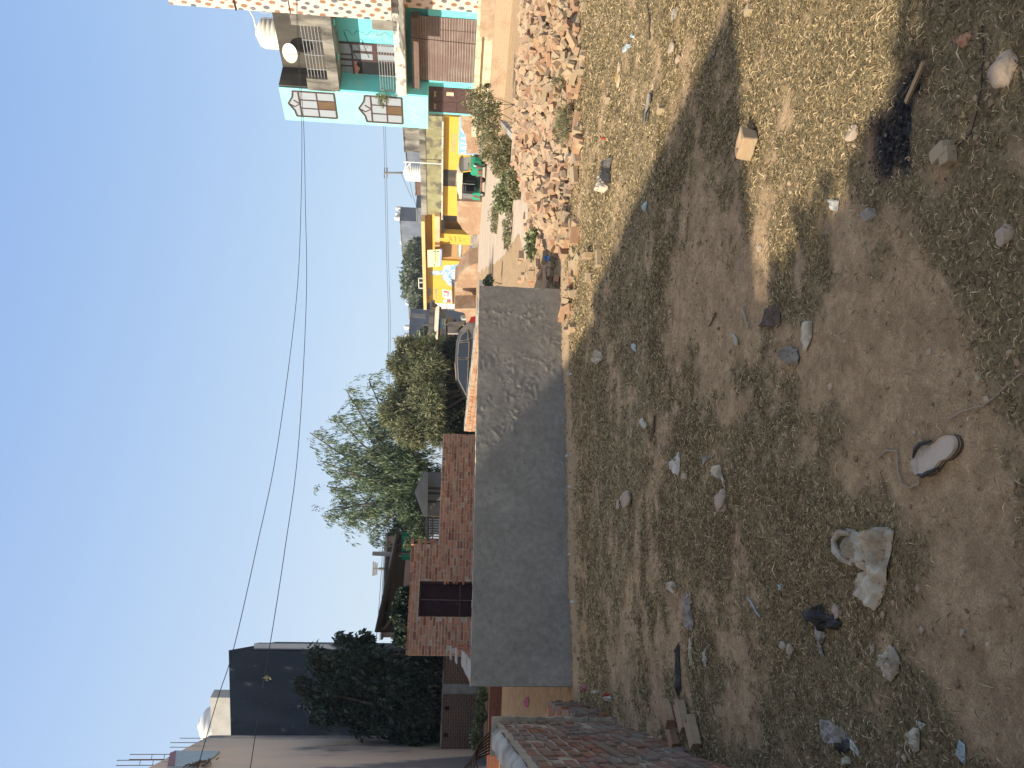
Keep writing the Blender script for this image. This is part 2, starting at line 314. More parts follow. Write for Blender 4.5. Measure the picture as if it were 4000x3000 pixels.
def build_ground():
    xs = sgrid(-420, 420, -4.5, 6.5, .045); ys = sgrid(-60, 900, 1.5, 12.0, .05)
    X, Y = np.meshgrid(xs, ys); x = X.ravel(); y = Y.ravel(); z = gh(x, y)
    b = burn(x, y); z = z-.02*b
    n = len(xs); me = bpy.data.meshes.new('ground'); m = len(ys)
    me.vertices.add(len(x)); me.vertices.foreach_set('co', np.stack([x, y, z], 1).ravel())
    i = (np.arange(m-1)[:, None]*n+np.arange(n-1)[None, :]).ravel(); q = np.stack([i, i+1, i+1+n, i+n], 1)
    me.loops.add(q.size); me.loops.foreach_set('vertex_index', q.ravel().astype(np.int32)); me.polygons.add(len(q))
    me.polygons.foreach_set('loop_start', (np.arange(len(q))*4).astype(np.int32)); me.update(calc_edges=True)
    ca = me.color_attributes.new('cover', 'FLOAT_COLOR', 'POINT'); g = dens(x, y)
    wd_, ws_ = walld(x, y); sand = np.clip(1-np.abs(wd_-.35)/.5, 0, 1)*np.clip((ws_+.5)*3, 0, 1)*np.clip((6.2-ws_)*1.5, 0, 1)
    ca.data.foreach_set('color', np.stack([g, b, sand, np.ones_like(g)], 1).ravel())
    me.polygons.foreach_set('use_smooth', [True]*len(q))
    o = bpy.data.objects.new('ground', me); col.objects.link(o); tag(o, kind='structure')
    mt, nt, N, L, P = newmat('dry_dirt_and_turf'); at_ = N.new('ShaderNodeAttribute'); at_.attribute_name = 'cover'
    tc = N.new('ShaderNodeTexCoord'); src = tc.outputs['Object']; sep = N.new('ShaderNodeSeparateColor'); L.new(at_.outputs['Color'], sep.inputs[0])
    def nr(scale, lo, hi, a, b_, det=8, rough=.65):
        t = nz(N, L, src, scale, det, rough); r = ramp(N, [(lo, a), (hi, b_)]); L.new(t.outputs[0], r.inputs[0]); return r.outputs[0]
    dirt = nr(1.3, .35, .65, (.64, .46, .27), (.53, .37, .215)); d2 = nr(26, .35, .68, (.42, .29, .17), (.69, .51, .32)); dirt = mixc(N, L, .5, dirt, d2)
    turf = nr(60, .35, .66, (.09, .068, .035), (.52, .4, .23)); t2 = nr(2.2, .35, .7, (.21, .165, .085), (.42, .33, .18)); turf = mixc(N, L, .45, turf, t2)
    fn = nz(N, L, src, 28, 6, .7); ad = N.new('ShaderNodeMath'); ad.operation = 'ADD'; L.new(sep.outputs[0], ad.inputs[0]); L.new(fn.outputs[0], ad.inputs[1])
    fr = ramp(N, [(.86, (0,)*3), (1.08, (1,)*3)])
    sc_ = N.new('ShaderNodeMath'); sc_.operation = 'MULTIPLY'; sc_.inputs[1].default_value = 1.0; L.new(ad.outputs[0], sc_.inputs[0])
    mr = N.new('ShaderNodeMapRange'); mr.inputs[1].default_value = .62; mr.inputs[2].default_value = 1.15; L.new(sc_.outputs[0], mr.inputs[0])
    g3 = nr(150, .38, .62, (.62, .6, .58), (1.22, 1.2, 1.18), 4, .8); dirt = mixc(N, L, .8, dirt, g3, 'MULTIPLY'); g4 = nr(6, .44, .6, (.72, .7, .68), (1.08,)*3, 9, .75); dirt = mixc(N, L, .8, dirt, g4, 'MULTIPLY'); c = mixc(N, L, mr.outputs[0], dirt, turf)
    sand = nr(9, .3, .7, (.52, .4, .25), (.44, .32, .2)); c = mixc(N, L, sep.outputs[2], c, sand)
    ash = nr(45, .42, .68, (.012, .012, .013), (.11, .105, .1)); c = mixc(N, L, sep.outputs[1], c, ash)
    L.new(c, P.inputs['Base Color']); P.inputs['Roughness'].default_value = .95; P.inputs['Specular IOR Level'].default_value = .1
    bn = nz(N, L, src, 40, 10, .7); bb = N.new('ShaderNodeBump'); bb.inputs['Strength'].default_value = 1; bb.inputs['Distance'].default_value = .02; L.new(bn.outputs[0], bb.inputs['Height']); L.new(bb.outputs[0], P.inputs['Normal'])
    me.materials.append(mt)
build_ground()
def cards(name, P0, D, Wd, length, width, bend, m, parent=None):
    """many small bent leaves: P0 base points, D unit directions, Wd unit width directions"""
    n = len(P0); l = np.asarray(length).reshape(-1, 1); w = np.asarray(width).reshape(-1, 1)
    mid = P0+D*l*.5+bend*l*.12; tip = P0+D*l-bend*l*.15
    V = np.stack([P0, mid+Wd*w*.5, tip, mid-Wd*w*.5], 1).reshape(-1, 3)
    off = np.zeros(3)
    if parent: off = np.array(wm(parent).translation)
    else: off = np.array([V[:, 0].mean(), V[:, 1].mean(), V[:, 2].min()])
    me = bpy.data.meshes.new(name); me.vertices.add(4*n); me.vertices.foreach_set('co', (V-off).astype(np.float32).ravel())
    me.loops.add(4*n); me.loops.foreach_set('vertex_index', np.arange(4*n, dtype=np.int32)); me.polygons.add(n)
    me.polygons.foreach_set('loop_start', (np.arange(n)*4).astype(np.int32)); me.update(calc_edges=True); me.materials.append(m)
    o = bpy.data.objects.new(name, me); col.objects.link(o)
    if parent: o.parent = parent
    else: o.location = off
    return o
def unit(a): return a/np.maximum(np.linalg.norm(a, axis=-1, keepdims=True), 1e-9)
def grass(name, n, x0, x1, y0, y1, lmin, lmax, w, up, pw=1.0, thr=.2):
    r = np.random; x = r.uniform(x0, x1, n); u = r.rand(n); y = y0+(y1-y0)*u**pw
    keep = (np.abs(x) < y*.56+.4); x = x[keep]; y = y[keep]; g = dens(x, y)*.93+.05*(walld(x, y)[0] > .5); k = r.rand(len(x)) < g*.85; x = x[k]; y = y[k]
    dd, s = walld(x, y); k = ~((dd < .03) & (s > -.1) & (s < 5.5)); x = x[k]; y = y[k]; n = len(x)
    a = r.uniform(0, 2*PI, n); e = np.abs(r.normal(0, 1, n))*up
    D = unit(np.stack([np.cos(a), np.sin(a), e], 1)); Wd = unit(np.cross(D, r.normal(0, 1, (n, 3)))); B = np.tile([0, 0, 1.0], (n, 1))
    l = r.uniform(lmin, lmax, n)*(1+y/9); ww = w*(1+y/4)*r.uniform(.6, 1.4, n)
    o = cards(name, np.stack([x, y, gh(x, y)+.002], 1), D, Wd, l, ww, B, M['grass']); tag(o, kind='stuff'); return o
grass('dry_grass', 430000, -3.5, 3.5, 1.7, 6, .008, .034, .0019, .38)
grass('dry_grass', 320000, -6, 8, 6, 16, .015, .035, .0026, .45)
grass('long_straw', 5000, -3.5, 3.5, 1.7, 9, .04, .1, .0022, .12)
mb = MB()
for k in range(800):
    y = 1.8+10*random.random()**1.7; x = random.uniform(-.54, .54)*y; d = walld(x, y)
    if d[0] < .06 and -.1 < d[1] < 5.6: continue
    r = random.choice((.004, .005, .006, .008, .012))*(1+y/8); mb.rock((x, y, gz(x, y)+r*.2), (r*2, r*random.uniform(1.2, 2), r*1.3), Matrix.Rotation(random.uniform(0, 6), 3, 'Z'), 0, .25, 1)
for k in range(500):
    a = random.uniform(0, 5.3); d = .03+abs(random.gauss(0, .22)); p = WA+WL*a+WN*d; r = random.uniform(.006, .02); mb.rock((p.x, p.y, gz(p.x, p.y)+r*.2), (r*2, r*1.6, r*1.3), None, 0, .25, 1)
tag(mb.build('pebbles', leafmat('pebble', [(0, (.2, .135, .08)), (.6, (.4, .28, .17)), (1, (.5, .38, .25))], .95, 0)), kind='stuff')
# ------------------------------------------------------------------ plastered front wall (near side of the brick compound)
WF = Fac((WA.x, WA.y), (WL.x, WL.y)); WLEN = (WB-WA).length; WH = 1.21
def front_wall():
    nx, nzv = 430, 96; m, nt, N, L, P = newmat('rough_cement_render'); tc = N.new('ShaderNodeTexCoord'); s = tc.outputs['Object']
    n1 = nz(N, L, s, 1.6, 8, .6); c = ramp(N, [(.3, (.26, .235, .195)), (.55, (.32, .29, .24)), (.75, (.42, .38, .31))]); L.new(n1.outputs[0], c.inputs[0])
    n2 = nz(N, L, s, 14, 8, .7); c2 = ramp(N, [(.35, (.8,)*3), (.7, (1.2,)*3)]); L.new(n2.outputs[0], c2.inputs[0]); out = mixc(N, L, 1.0, c.outputs[0], c2.outputs[0], 'MULTIPLY')
    L.new(out, P.inputs['Base Color']); P.inputs['Roughness'].default_value = .85; P.inputs['Specular IOR Level'].default_value = .25
    b = N.new('ShaderNodeBump'); b.inputs['Strength'].default_value = .5; b.inputs['Distance'].default_value = .008; L.new(n2.outputs[0], b.inputs['Height']); L.new(b.outputs[0], P.inputs['Normal'])
    t = thing('plastered_wall', 'low grey cement-rendered wall across the plot, its upper right half in the sun', 'wall', WF.pt(WLEN/2, 0))
    mb = MB(); W = WLEN
    for j in range(nzv+1):
        for i in range(nx+1):
            a = W*i/nx; z = -.1+(WH+.1)*j/nzv; f = .25+.75*min(1, max(0, (a-1.6)/1.6))
            q = Vector((a*5.5, z*7, 0)); w = noise.noise(q*.8+Vector((9, 0, 0)))
            mk = max(0, .35+noise.noise(q*.5+Vector((3, 8, 1))))*1.6; d = (noise.noise(q*.45)*.007+noise.noise(q*1.7+Vector((w*1.5, 5, 0)))*.0045*mk+max(0, noise.noise(q*3.1+Vector((w*2, 2, 3)))-.12)*.014*mk+noise.noise(q*8)*.0012)*f
            e = .012*noise.noise(Vector((z*5, 3, 0))) if i == nx else 0
            tz = .012*noise.noise(Vector((a*1.3, 7, 0)))+.006*noise.noise(Vector((a*9, 1, 0))) if j == nzv else 0
            mb.v.append(tuple(WF.pt(a+e, z+tz, d)))
    for j in range(nzv):
        for i in range(nx): k = j*(nx+1)+i; mb.f.append((k, k+1, k+nx+2, k+nx+1)); mb.m.append(0)
    mb.build('render_coat', m, t, smooth=True)
    c = MB(); WF.box(c, .004, W-.012, -.1, WH-.012, -.24, -.012); c.build('core', M['grey'], t)
    r = MB(); n = 60
    for k in range(n):
        a0, a1 = W*k/n, W*(k+1)/n; z0 = WH-.012+.008*random.random(); WF.box(r, a0, a1+.002, WH-.02, z0+.006, -.245, -.03)
    r.build('top_mortar', M['palecem'], t)
front_wall()
def brickwall(mb, F, a0, a1, z0, z1, d=0, top=None, skip=None, jd=.006, bw=.235, bh=.072, jt=.013, depth=.1, broken=0):
    """real bricks laid in courses on a facade plane"""
    k = 0; z = z0
    while z+bh*.6 < z1:
        off = (k % 2)*(bw+jt)/2; a = a0-off
        while a < a1-.03:
            w = bw if random.random() > .25 else bw*.5
            s0, s1 = max(a, a0), min(a+w, a1); mid = (s0+s1)/2; zt = z+bh
            if s1-s0 > .04 and (top is None or zt <= top(mid)+.02) and not (skip and skip(mid, z+bh/2)) and random.random() >= broken:
                dj = random.uniform(-jd, jd); i = len(mb.v)
                mb.box(F.pt(mid, z+bh/2+random.uniform(-.003, .003), d+dj-depth/2), (s1-s0, depth, bh*random.uniform(.9, 1.04)), F.R @ Matrix.Rotation(random.uniform(-.015, .015), 3, 'Y'), 0, .003)
            a += w+jt*random.uniform(.7, 1.4)
        z += bh+jt; k += 1
# right side wall of the compound (sunlit inner bricks) and left side wall
SRa, SRb = Vector((1.30, 11.2, 0)), Vector((-1.25, 19.6, 0))
def side_right():
    F = Fac((SRa.x, SRa.y), (SRa.x-SRb.x, SRa.y-SRb.y)); W = (SRb-SRa).length
    if F.N.x > 0: F.N = -F.N
    F.R = Matrix((F.L, -F.N, (0, 0, 1))).transposed()
    t = thing('compound_side_wall', 'low brick wall with sunlit orange inner face running back to the brick gate wall', 'wall', F.pt(-W/2, 0))
    b = MB(); brickwall(b, F, -W, 0, 0, 1.2, top=lambda a: 1.19); b.build('bricks', M['br_side'], t)
    m = MB(); F.box(m, -W, -.02, -.1, 1.17, -.12, -.012); m.build('mortar', M['lightmortar'], t)
    c = MB()
    for k in range(40): F.box(c, -W+W*k/40, -W+W*(k+1)/40, 1.165, 1.195+.02*random.random(), -.22, -.01+.01*random.random())
    c.build('cement_cap', M['palecem'], t)
side_right()
SLa, SLb = Vector((-3.27, 9.0, 0)), Vector((-6.15, 18.0, 0))
def side_left():
    F = Fac((SLa.x, SLa.y), (SLb.x-SLa.x, SLb.y-SLa.y)); W = (SLb-SLa).length
    F.N = Vector((abs(F.L.y), -F.L.x if F.L.y > 0 else F.L.x, 0)); F.N = Vector((F.L.y, -F.L.x, 0)); F.R = Matrix((F.L, -F.N, (0, 0, 1))).transposed()
    t = thing('stepped_side_wall', 'stepped brick wall with pale cement top at the shaded end of the compound', 'wall', F.pt(W/2, 0))
    st = lambda a: 1.2+.085*math.floor(max(0, a-3.2)/2.0)
    b = MB(); brickwall(b, F, 0, W, 0, 1.55, top=lambda a: st(a)-.01); b.build('bricks', M['br_red'], t)
    m = MB(); c = MB(); n = 36
    for k in range(n):
        a0, a1 = W*k/n, W*(k+1)/n; z = st((a0+a1)/2); F.box(m, a0, a1, -.1, z-.02, -.12, -.012); F.box(c, a0, a1+.001*k, z-.018, z+.012*random.random(), -.25, -.004)
    m.build('mortar', M['mortar'], t); c.build('cement_cap', M['palecem'], t)
side_left()
# brick gate wall behind
def gate_wall():
    L_ = Vector((.872, .49, 0)).normalized(); P0 = at(1616, 2125, 19.6); F = Fac((P0.x, P0.y), (L_.x, L_.y))
    xl = F.hit(1700, 2557)[0]; xr = F.hit(1750, 1694)[0]; xm = F.hit(1650, 2125)[0]; z1 = F.hit(1613, 2125)[1]; z0 = F.hit(1722, 1800)[1]
    d0 = F.hit(1700, 2409)[0]; d1 = F.hit(1700, 2269)[0]; dz = F.hit(1638, 2340)[1]
    t = thing('brick_gate_wall', 'unplastered red brick wall stepping up around a dark maroon gate', 'wall', F.pt((xl+xr)/2, 0))
    top = lambda a: (z1 if a < xm else z0)
    b = MB(); sk = lambda a, z: d0-.02 < a < d1+.02 and z < dz+.03
    brickwall(b, F, xl, xr, 0, z1, top=top, skip=sk, jd=.008, bh=.055, jt=.021, bw=.2)
    for k in range(4): b.box(F.pt(xm+.06, z0+.17*k+.12, -.05), (.14, .11, .072), F.R)
    b.build('bricks', M['br_red'], t)
    m = MB(); F.box(m, xl+.01, d0, -.1, z1-.03, -.22, -.009); F.box(m, d1, xm, -.1, z1-.03, -.22, -.009); F.box(m, d0, d1, dz+.02, z1-.03, -.22, -.009); F.box(m, xm, xr, -.1, z0-.03, -.22, -.009)
    m.build('mortar', M['mortar'], t)
    g = MB(); w = (d1-d0)/2
    for k in range(2): F.box(g, d0+w*k+.01, d0+w*(k+1)-.01, .05, dz-.02, -.15, -.11)
    go = g.build('gate', M['darkgate'], t)
    h = MB(); F.box(h, d0, d0+.04, 0, dz, -.16, -.09); F.box(h, d1-.04, d1, 0, dz, -.16, -.09); F.box(h, d0, d1, dz-.03, dz+.01, -.16, -.085); F.box(h, d0, d1, 1.15, 1.18, -.12, -.1)
    h.build('frame', M['rust'], go)
    li = MB(); F.box(li, d0-.2, d1+.5, dz+.01, dz+.035, -.03, .012); li.build('lintel', M['lightmortar'], t)
    return F, xl, xr
GF, gxl, gxr = gate_wall()
# ------------------------------------------------------------------ left: low plinth, thick near wall, pit floor walls
def near_wall():
    e0 = Vector((-2.97, 6.75, 0)); dr = Vector((1.02, -2.87, 0)).normalized()
    F = Fac((e0.x, e0.y), (dr.x, dr.y)); F.N = Vector((-F.L.y, F.L.x, 0)); F.R = Matrix((F.L, -F.N, (0, 0, 1))).transposed()
    t = thing('old_brick_wall', 'worn mossy brick wall with broken pale cement top, nearest at the shaded edge', 'wall', F.pt(2, 0))
    H = 1.09; b = MB(); brickwall(b, F, .05, 6.5, 0, H, top=lambda a: H-.02, jd=.009, bh=.058, jt=.022, bw=.2, broken=.01); b.build('bricks', M['br_mossy'], t)
    m = MB(); nx, nz_ = 200, 30
    for j in range(nz_+1):
        for i in range(nx+1):
            a = 6.5*i/nx; z = -.1+(H+.08)*j/nz_; mb_ = noise.noise(Vector((a*4, z*5, 1)))*.016+noise.noise(Vector((a*15, z*15, 1)))*.008; m.v.append(tuple(F.pt(a, z, -.013+mb_)))
    for j in range(nz_):
        for i in range(nx): k = j*(nx+1)+i; m.f.append((k, k+1, k+nx+2, k+nx+1)); m.m.append(0)
    F.box(m, 0, 6.5, -.1, H-.05, -.23, -.06); m.build('mortar', M['mortar'], t)
    c = MB(); nx = 130
    for j in range(5):
        for i in range(nx+1):
            a = 6.5*i/nx; e = .03*noise.noise(Vector((a*3, 2, 2)))+.015*noise.noise(Vector((a*12, 2, 2))); dd = -.26+(.21+e)*j/4
            c.v.append(tuple(F.pt(a-.02, H-.03+(.035+.012*noise.noise(Vector((a*6, dd*9, 4))))*(1 if j < 4 else -.4)+(0 if j else -.3), dd)))
    for j in range(4):
        for i in range(nx): k = j*(nx+1)+i; c.f.append((k, k+1, k+nx+2, k+nx+1)); c.m.append(0)
    c.build('cement_top', M['palecem'], t, smooth=False)
    e = MB()
    for k in range(14): e.box(F.pt(.0+.01*random.random(), .04+H*k/14, -.12), (.07, .3, H/13), F.R, 0, .012)
    e.build('end_plaster', M['mortar'], t)
    # curved reinforcement bars from a pillar stub behind the wall
    for k in range(7):
        q = at(1965-9*k, 2905+11*k, 6.9-.12*k); r_ = MB(); pth = []
        s = at(1942+6*k, 2835+14*k, 7.3); e_ = at(1905-3*k, 3060, 6.6)
        for u in np.linspace(0, 1, 9): pth.append(s.lerp(e_, u)+Vector((0, 0, .16*math.sin(u*PI)+.03*k*u)))
        r_.tube(pth, .008, 6); o = r_.build('reinforcement_bar', M['rust']); tag(o, 'rusty steel bar curving out over the old brick wall', 'steel bar', 'rusty bars behind the old brick wall')
    return F
NF = near_wall()
def low_plinth():
    a = Vector((-3.62, 8.75, 0)); b = Vector((-2.98, 6.9, 0)); F = Fac((a.x, a.y), (b.x-a.x, b.y-a.y)); W = (b-a).length; F.N = Vector((-F.L.y, F.L.x, 0)); F.R = Matrix((F.L, -F.N, (0, 0, 1))).transposed()
    t = thing('broken_low_wall', 'knee-high remains of a brick wall with white cement patches beside the plastered wall', 'wall', F.pt(W/2, 0))
    s = MB(); brickwall(s, F, 0, W, 0, .36, top=lambda x: .34, jd=.012, broken=.05); s.build('bricks', M['br_mossy'], t)
    m = MB(); F.box(m, 0, W, -.1, .31, -.45, -.02); m.build('mortar', M['mortar'], t)
    c = MB(); n = 30
    for k in range(n):
        u = k/n; ww = .28+.1*noise.noise(Vector((u*9, 0, 0)))
        if .22 < u < .3 or .5 < u < .58: continue
        F.box(c, W*u, W*(u+1/n), .3, .345+.02*random.random(), -.45, -.45+ww)
    c.build('cement_patches', M['palecem'], t)
    b2 = MB(); brickwall(b2, F, .25, .4, .3, .42, d=-.05, depth=.3); brickwall(b2, F, .95, 1.1, .3, .42, d=-.05, depth=.3); b2.build('cross_bricks', M['br_red'], t)
low_plinth()
def simple_wall(name, lab, p0, p1, z0, z1, th, m, extra=None):
    F = Fac((p0.x, p0.y), (p1.x-p0.x, p1.y-p0.y)); W = ((p1-p0)*Vector((1, 1, 0))).length; mb = MB(); F.box(mb, 0, W, z0, z1, -th, 0)
    if extra: extra(F, mb, W)
    o = mb.build(name, m); tag(o, lab, 'wall'); return F
p0 = at(1955, 3100, 19.5); p1 = at(1955, 2600, 19.5)
simple_wall('low_brick_wall', 'low red brick wall across the back of the unfinished plot behind the old brick wall', p0, p1, -.1, .3, .25, M['br_low'])
def holewall():
    p0 = at(1740, 3080, 27); p1 = at(1740, 2500, 27); F = Fac((p0.x, p0.y), (p1.x-p0.x, p1.y-p0.y)); W = ((p1-p0)*Vector((1, 1, 0))).length
    t = thing('vented_brick_wall', 'dull brown brick wall with three square holes near its top', 'wall', F.pt(W/2, 0))
    hs = [F.hit(X, Y) for X, Y in ((1747, 2768), (1742, 2872), (1740, 2970))]; zt = F.hit(1728, 2800)[1]; hs.sort()
    mb = MB(); a = 0; hw = .075
    for s, z in hs: F.box(mb, a, s-hw, -.1, zt, -.23, 0); F.box(mb, s-hw, s+hw, -.1, z-hw, -.23, 0); F.box(mb, s-hw, s+hw, z+hw, zt, -.23, 0); a = s+hw
    F.box(mb, a, W, -.1, zt, -.23, 0); mb.build('brickwork', M['br_wall'], t)
    c = MB(); F.box(c, 0, W, zt, zt+.05, -.26, .03); c.build('coping', M['weather'], t)
    k = MB(); F.box(k, -.05, W, .2, zt-.05, -.4, -.24); k.build('dark_backing', M['dark'], t)  # near-black slab behind the wall paints the darkness seen through the holes
    pp = MB(); s = F.hit(1800, 2690)[0]; F.box(pp, s-.17, s+.17, 0, zt, .002, .06); pp.build('concrete_post', M['grey'], t)
holewall()
# ------------------------------------------------------------------ bricks and the rubble heap
import bmesh
def brick_mesh(name, L_=.23, W_=.11, H_=.07, frog=True, broken=0, seed=0):
    r = random.Random(seed); bm = bmesh.new(); bmesh.ops.create_cube(bm, size=1)
    for v in bm.verts: v.co = Vector((v.co.x*L_, v.co.y*W_, v.co.z*H_))
    if broken:
        for v in bm.verts:
            if v.co.x > 0: v.co.x += r.uniform(-broken, 0)
    top = [f for f in bm.faces if f.normal.z > .9]
    if frog:
        ret = bmesh.ops.inset_region(bm, faces=top, thickness=.026, depth=-.0); bmesh.ops.inset_region(bm, faces=top, thickness=.008, depth=-.012)
    bmesh.ops.bevel(bm, geom=[e for e in bm.edges if e.is_manifold and e.calc_face_angle(0) > 1.2], offset=.004, segments=1, affect='EDGES')
    bmesh.ops.subdivide_edges(bm, edges=[e for e in bm.edges if e.calc_length() > .06], cuts=2)
    o = Vector((seed*7.1, 0, 0))
    for v in bm.verts: v.co += Vector((noise.noise(v.co*30+o), noise.noise(v.co*30+o*2), noise.noise(v.co*30+o*3)))*.004
    me = bpy.data.meshes.new(name); bm.to_mesh(me); bm.free(); return me
HMAT = []
for k, (a, b, dp) in enumerate([((.44, .3, .18), (.38, .27, .16), .58), ((.4, .3, .19), (.35, .26, .16), .55), ((.38, .22, .13), (.4, .25, .15), .6), ((.43, .33, .21), (.39, .29, .18), .54), ((.32, .23, .16), (.36, .25, .17), .58)]):
    HMAT.append(mat('heap_brick_%s' % 'salmon dusty red pale dull'.split()[k], a, b, 9, .95, .5, bscale=40, stain=(.46, .35, .23), stscale=4, stpos=(dp-.08, dp+.1), bdist=.01))
BR = []
for k in range(12):
    me = brick_mesh('brick', .23 if k % 3 else .12, broken=0 if k % 3 == 1 else .05, frog=k % 2 == 0, seed=k+1); me.materials.append(HMAT[(0, 0, 1, 3, 0, 2, 4, 1, 0, 3, 2, 4)[k]]); BR.append(me)
def put_brick(loc, rot, label, k=0, name='brick', group=None, scale=1, cat='brick'):
    o = bpy.data.objects.new(name, BR[k % 12]); col.objects.link(o); o.location = loc; o.rotation_euler = rot; o.scale = (scale,)*3; return tag(o, label, cat, group)
def mound(t, y):
    e = min(1, max(0, (t-.19)/.1)); y0 = 10.6+.4*math.sin(t*25); y1 = 12.6+3.6*e; u = (y-y0)/(y1-y0)
    if u < 0 or u > 1 or t < .185: return -1
    return (.1+.38*e)*math.sin(PI*min(1, u*1.0))**.8*(1+.25*noise.noise(Vector((t*30, y*1.2, 3))))
def heap():
    pts = []
    while len(pts) < 1750:
        t = random.uniform(.185, .56); y = random.uniform(10.3, 16.5); m = mound(t, y)
        if m >= 0: pts.append((t*y, y, m))
    for k in range(130):
        t = random.gauss(.3, .12); y = random.uniform(9.6, 12); pts.append((t*y, y, 0.0))
    for k in range(45):
        X, Y = random.uniform(2040, 2170), random.uniform(800, 1130); p = G(X, Y); pts.append((p.x, p.y, 0.0))
    pts.sort(key=lambda p: p[1]-p[2]*3.5); mb = MB(); n = 0; mm = MB()
    for x, y, m in pts:
        rot = (random.gauss(0, .5), random.gauss(0, .5), random.uniform(0, PI)) if m > .05 else (random.gauss(0, .15), random.gauss(0, .15), random.uniform(0, PI))
        if random.random() < .25: rot = (rot[0]+PI/2, rot[1], rot[2])
        z = gz(x, y)+m+random.uniform(.01, .07)
        if n < 300 and abs(x/y) < .52:
            put_brick((x, y, z), rot, 'dusty broken brick lying in the long rubble heap', random.randrange(12), group='bricks of the long rubble heap', scale=random.uniform(.85, 1.08)); n += 1
        else: mb.box((x, y, z), (random.choice((.23, .22, .13)), .11, .07), Matrix.Rotation(rot[2], 3, 'Z') @ Matrix.Rotation(rot[0], 3, 'X') @ Matrix.Rotation(rot[1], 3, 'Y'), 0, .006)
    o = mb.build('brick_rubble', M['br_heap']); tag(o, kind='stuff')
    nt, ny = 60, 44
    for j in range(ny+1):
        for i in range(nt+1):
            t = .18+.42*i/nt; y = 10.2+6.6*j/ny; mm.v.append((t*y, y, gz(t*y, y)+max(mound(t, y), -.03)))
    for j in range(ny):
        for i in range(nt): k = j*(nt+1)+i; mm.f.append((k, k+1, k+nt+2, k+nt+1)); mm.m.append(0)
    o = mm.build('brick_dust', M['br_heap'], smooth=True); tag(o, kind='stuff')
heap()
def on(X, Y, z=0): p = G(X, Y); p = G(X, Y, gz(p.x, p.y)); p.z = gz(p.x, p.y)+z; return p
def scrap(name, label, cat, pts, m, amp=.02, sub=7, base=.004, fold=9, thick=.0015, group=None):
    """a crumpled sheet lying on the ground; outline given by points of the photograph put onto the ground"""
    big = sub >= 8; sub = sub*2 if big else sub; nk = 9 if big else 4; P = [on(*p) for p in pts]; c = sum(P, Vector())/len(P); c = Vector((c.x, c.y, gz(c.x, c.y))); n = []
    for i in range(len(P)):
        a, b = P[i], P[(i+1) % len(P)]
        for k in range(nk): n.append(a.lerp(b, k/nk))
    mb = MB(); o = Vector((random.uniform(0, 50),)*3); mb.v.append((c.x, c.y, c.z+amp*1.2)); S = max((p-c).length for p in P)
    for r in range(1, sub+1):
        for p in n:
            q = c.lerp(p, r/sub); w = q+o; ww_ = noise.noise(w*fold/S*.2); f = noise.noise(w*fold/S*.22)+.9*(1-2*abs(noise.noise(Vector((w.x*.5, w.y*1.3, w.z))*fold/S*.42+Vector((ww_, 0, 0)))))-.5+.4*(.5-abs(noise.noise(w*fold/S*1.1))); e = 1 if r < sub-(1 if big else 0) else .25
            mb.v.append((q.x+amp*.3*noise.noise(w*8/S*.2), q.y, gz(q.x, q.y)+base+amp*(.55+f)*e if f > -.55 else gz(q.x, q.y)+base))
    K = len(n)
    for i in range(K): mb.f.append((0, 1+i, 1+(i+1) % K)); mb.m.append(0)
    for r in range(sub-1):
        for i in range(K): a = 1+r*K+i; b = 1+r*K+(i+1) % K; mb.f.append((a, b, b+K, a+K)); mb.m.append(0)
    ob = mb.build(name, m, origin=c, smooth=big); s = ob.modifiers.new('s', 'SOLIDIFY'); s.thickness = thick; return tag(ob, label, cat, group)
def el(X, Y, dx, dy, n=7, a=0, j=.25):
    r = random.Random(int(X*7+Y)); out = []
    for k in range(n): t = 2*PI*k/n+a; s = 1+r.uniform(-j, j); out.append((X+dx/2*math.cos(t)*s, Y+dy/2*math.sin(t)*s))
    return out
S = scrap
cl = S('cloth_bag', 'large crumpled off-white cloth bag with trailing strap on the bare ground', 'cloth', [(3305, 2067), (3345, 2071), (3385, 2090), (3425, 2057), (3482, 2060), (3500, 2078), (3488, 2150), (3480, 2230), (3455, 2330), (3430, 2383), (3380, 2350), (3345, 2318), (3352, 2288), (3395, 2280), (3375, 2210), (3335, 2160)], M['white_cloth'], .035, 10, fold=14)
st = MB(); st.tube([on(3340, 2085, .02), on(3300, 2082, .025), (on(3268, 2112, .015)), on(3290, 2150, .03), on(3325, 2185, .035), on(3360, 2205, .03)], [.008, .014, .011, .016, .013, .008], 7); st.build('strap', M['white_cloth'], cl)
S('cloth_rag', 'smaller grey-white rag half buried at the dark end of the ground', 'cloth', [(3475, 2517), (3500, 2530), (3522, 2580), (3520, 2630), (3485, 2662), (3460, 2640), (3440, 2600), (3442, 2560), (3465, 2565), (3490, 2560)], M['white_cloth'], .022, 8, fold=12)
S('plastic_sheet', 'black torn plastic sheet crumpled beside a small white stone', 'plastic', [(3150, 2400), (3185, 2375), (3222, 2357), (3230, 2400), (3270, 2415), (3295, 2440), (3280, 2465), (3240, 2430), (3225, 2470), (3205, 2440), (3170, 2425)], M['blackpl'], .03, 9, fold=14)
S('plastic_sheet', 'grey plastic strip trailing from the black torn plastic', 'plastic', [(3195, 2440), (3225, 2450), (3228, 2490), (3210, 2520), (3228, 2565), (3212, 2560), (3196, 2520), (3200, 2480)], M['greypl'], .014, 6)
S('plastic_bag', 'flattened grey plastic bag near the dark corner, largest of its kind', 'plastic', [(3205, 2808), (3240, 2815), (3290, 2840), (3325, 2885), (3310, 2905), (3270, 2910), (3235, 2908), (3212, 2880)], M['greypl'], .012, 8)
S('plastic_bag', 'dark grey plastic piece tucked against the flattened grey bag', 'plastic', [(3268, 2890), (3320, 2888), (3330, 2925), (3300, 2950), (3268, 2925)], M['blackpl'], .018, 6)
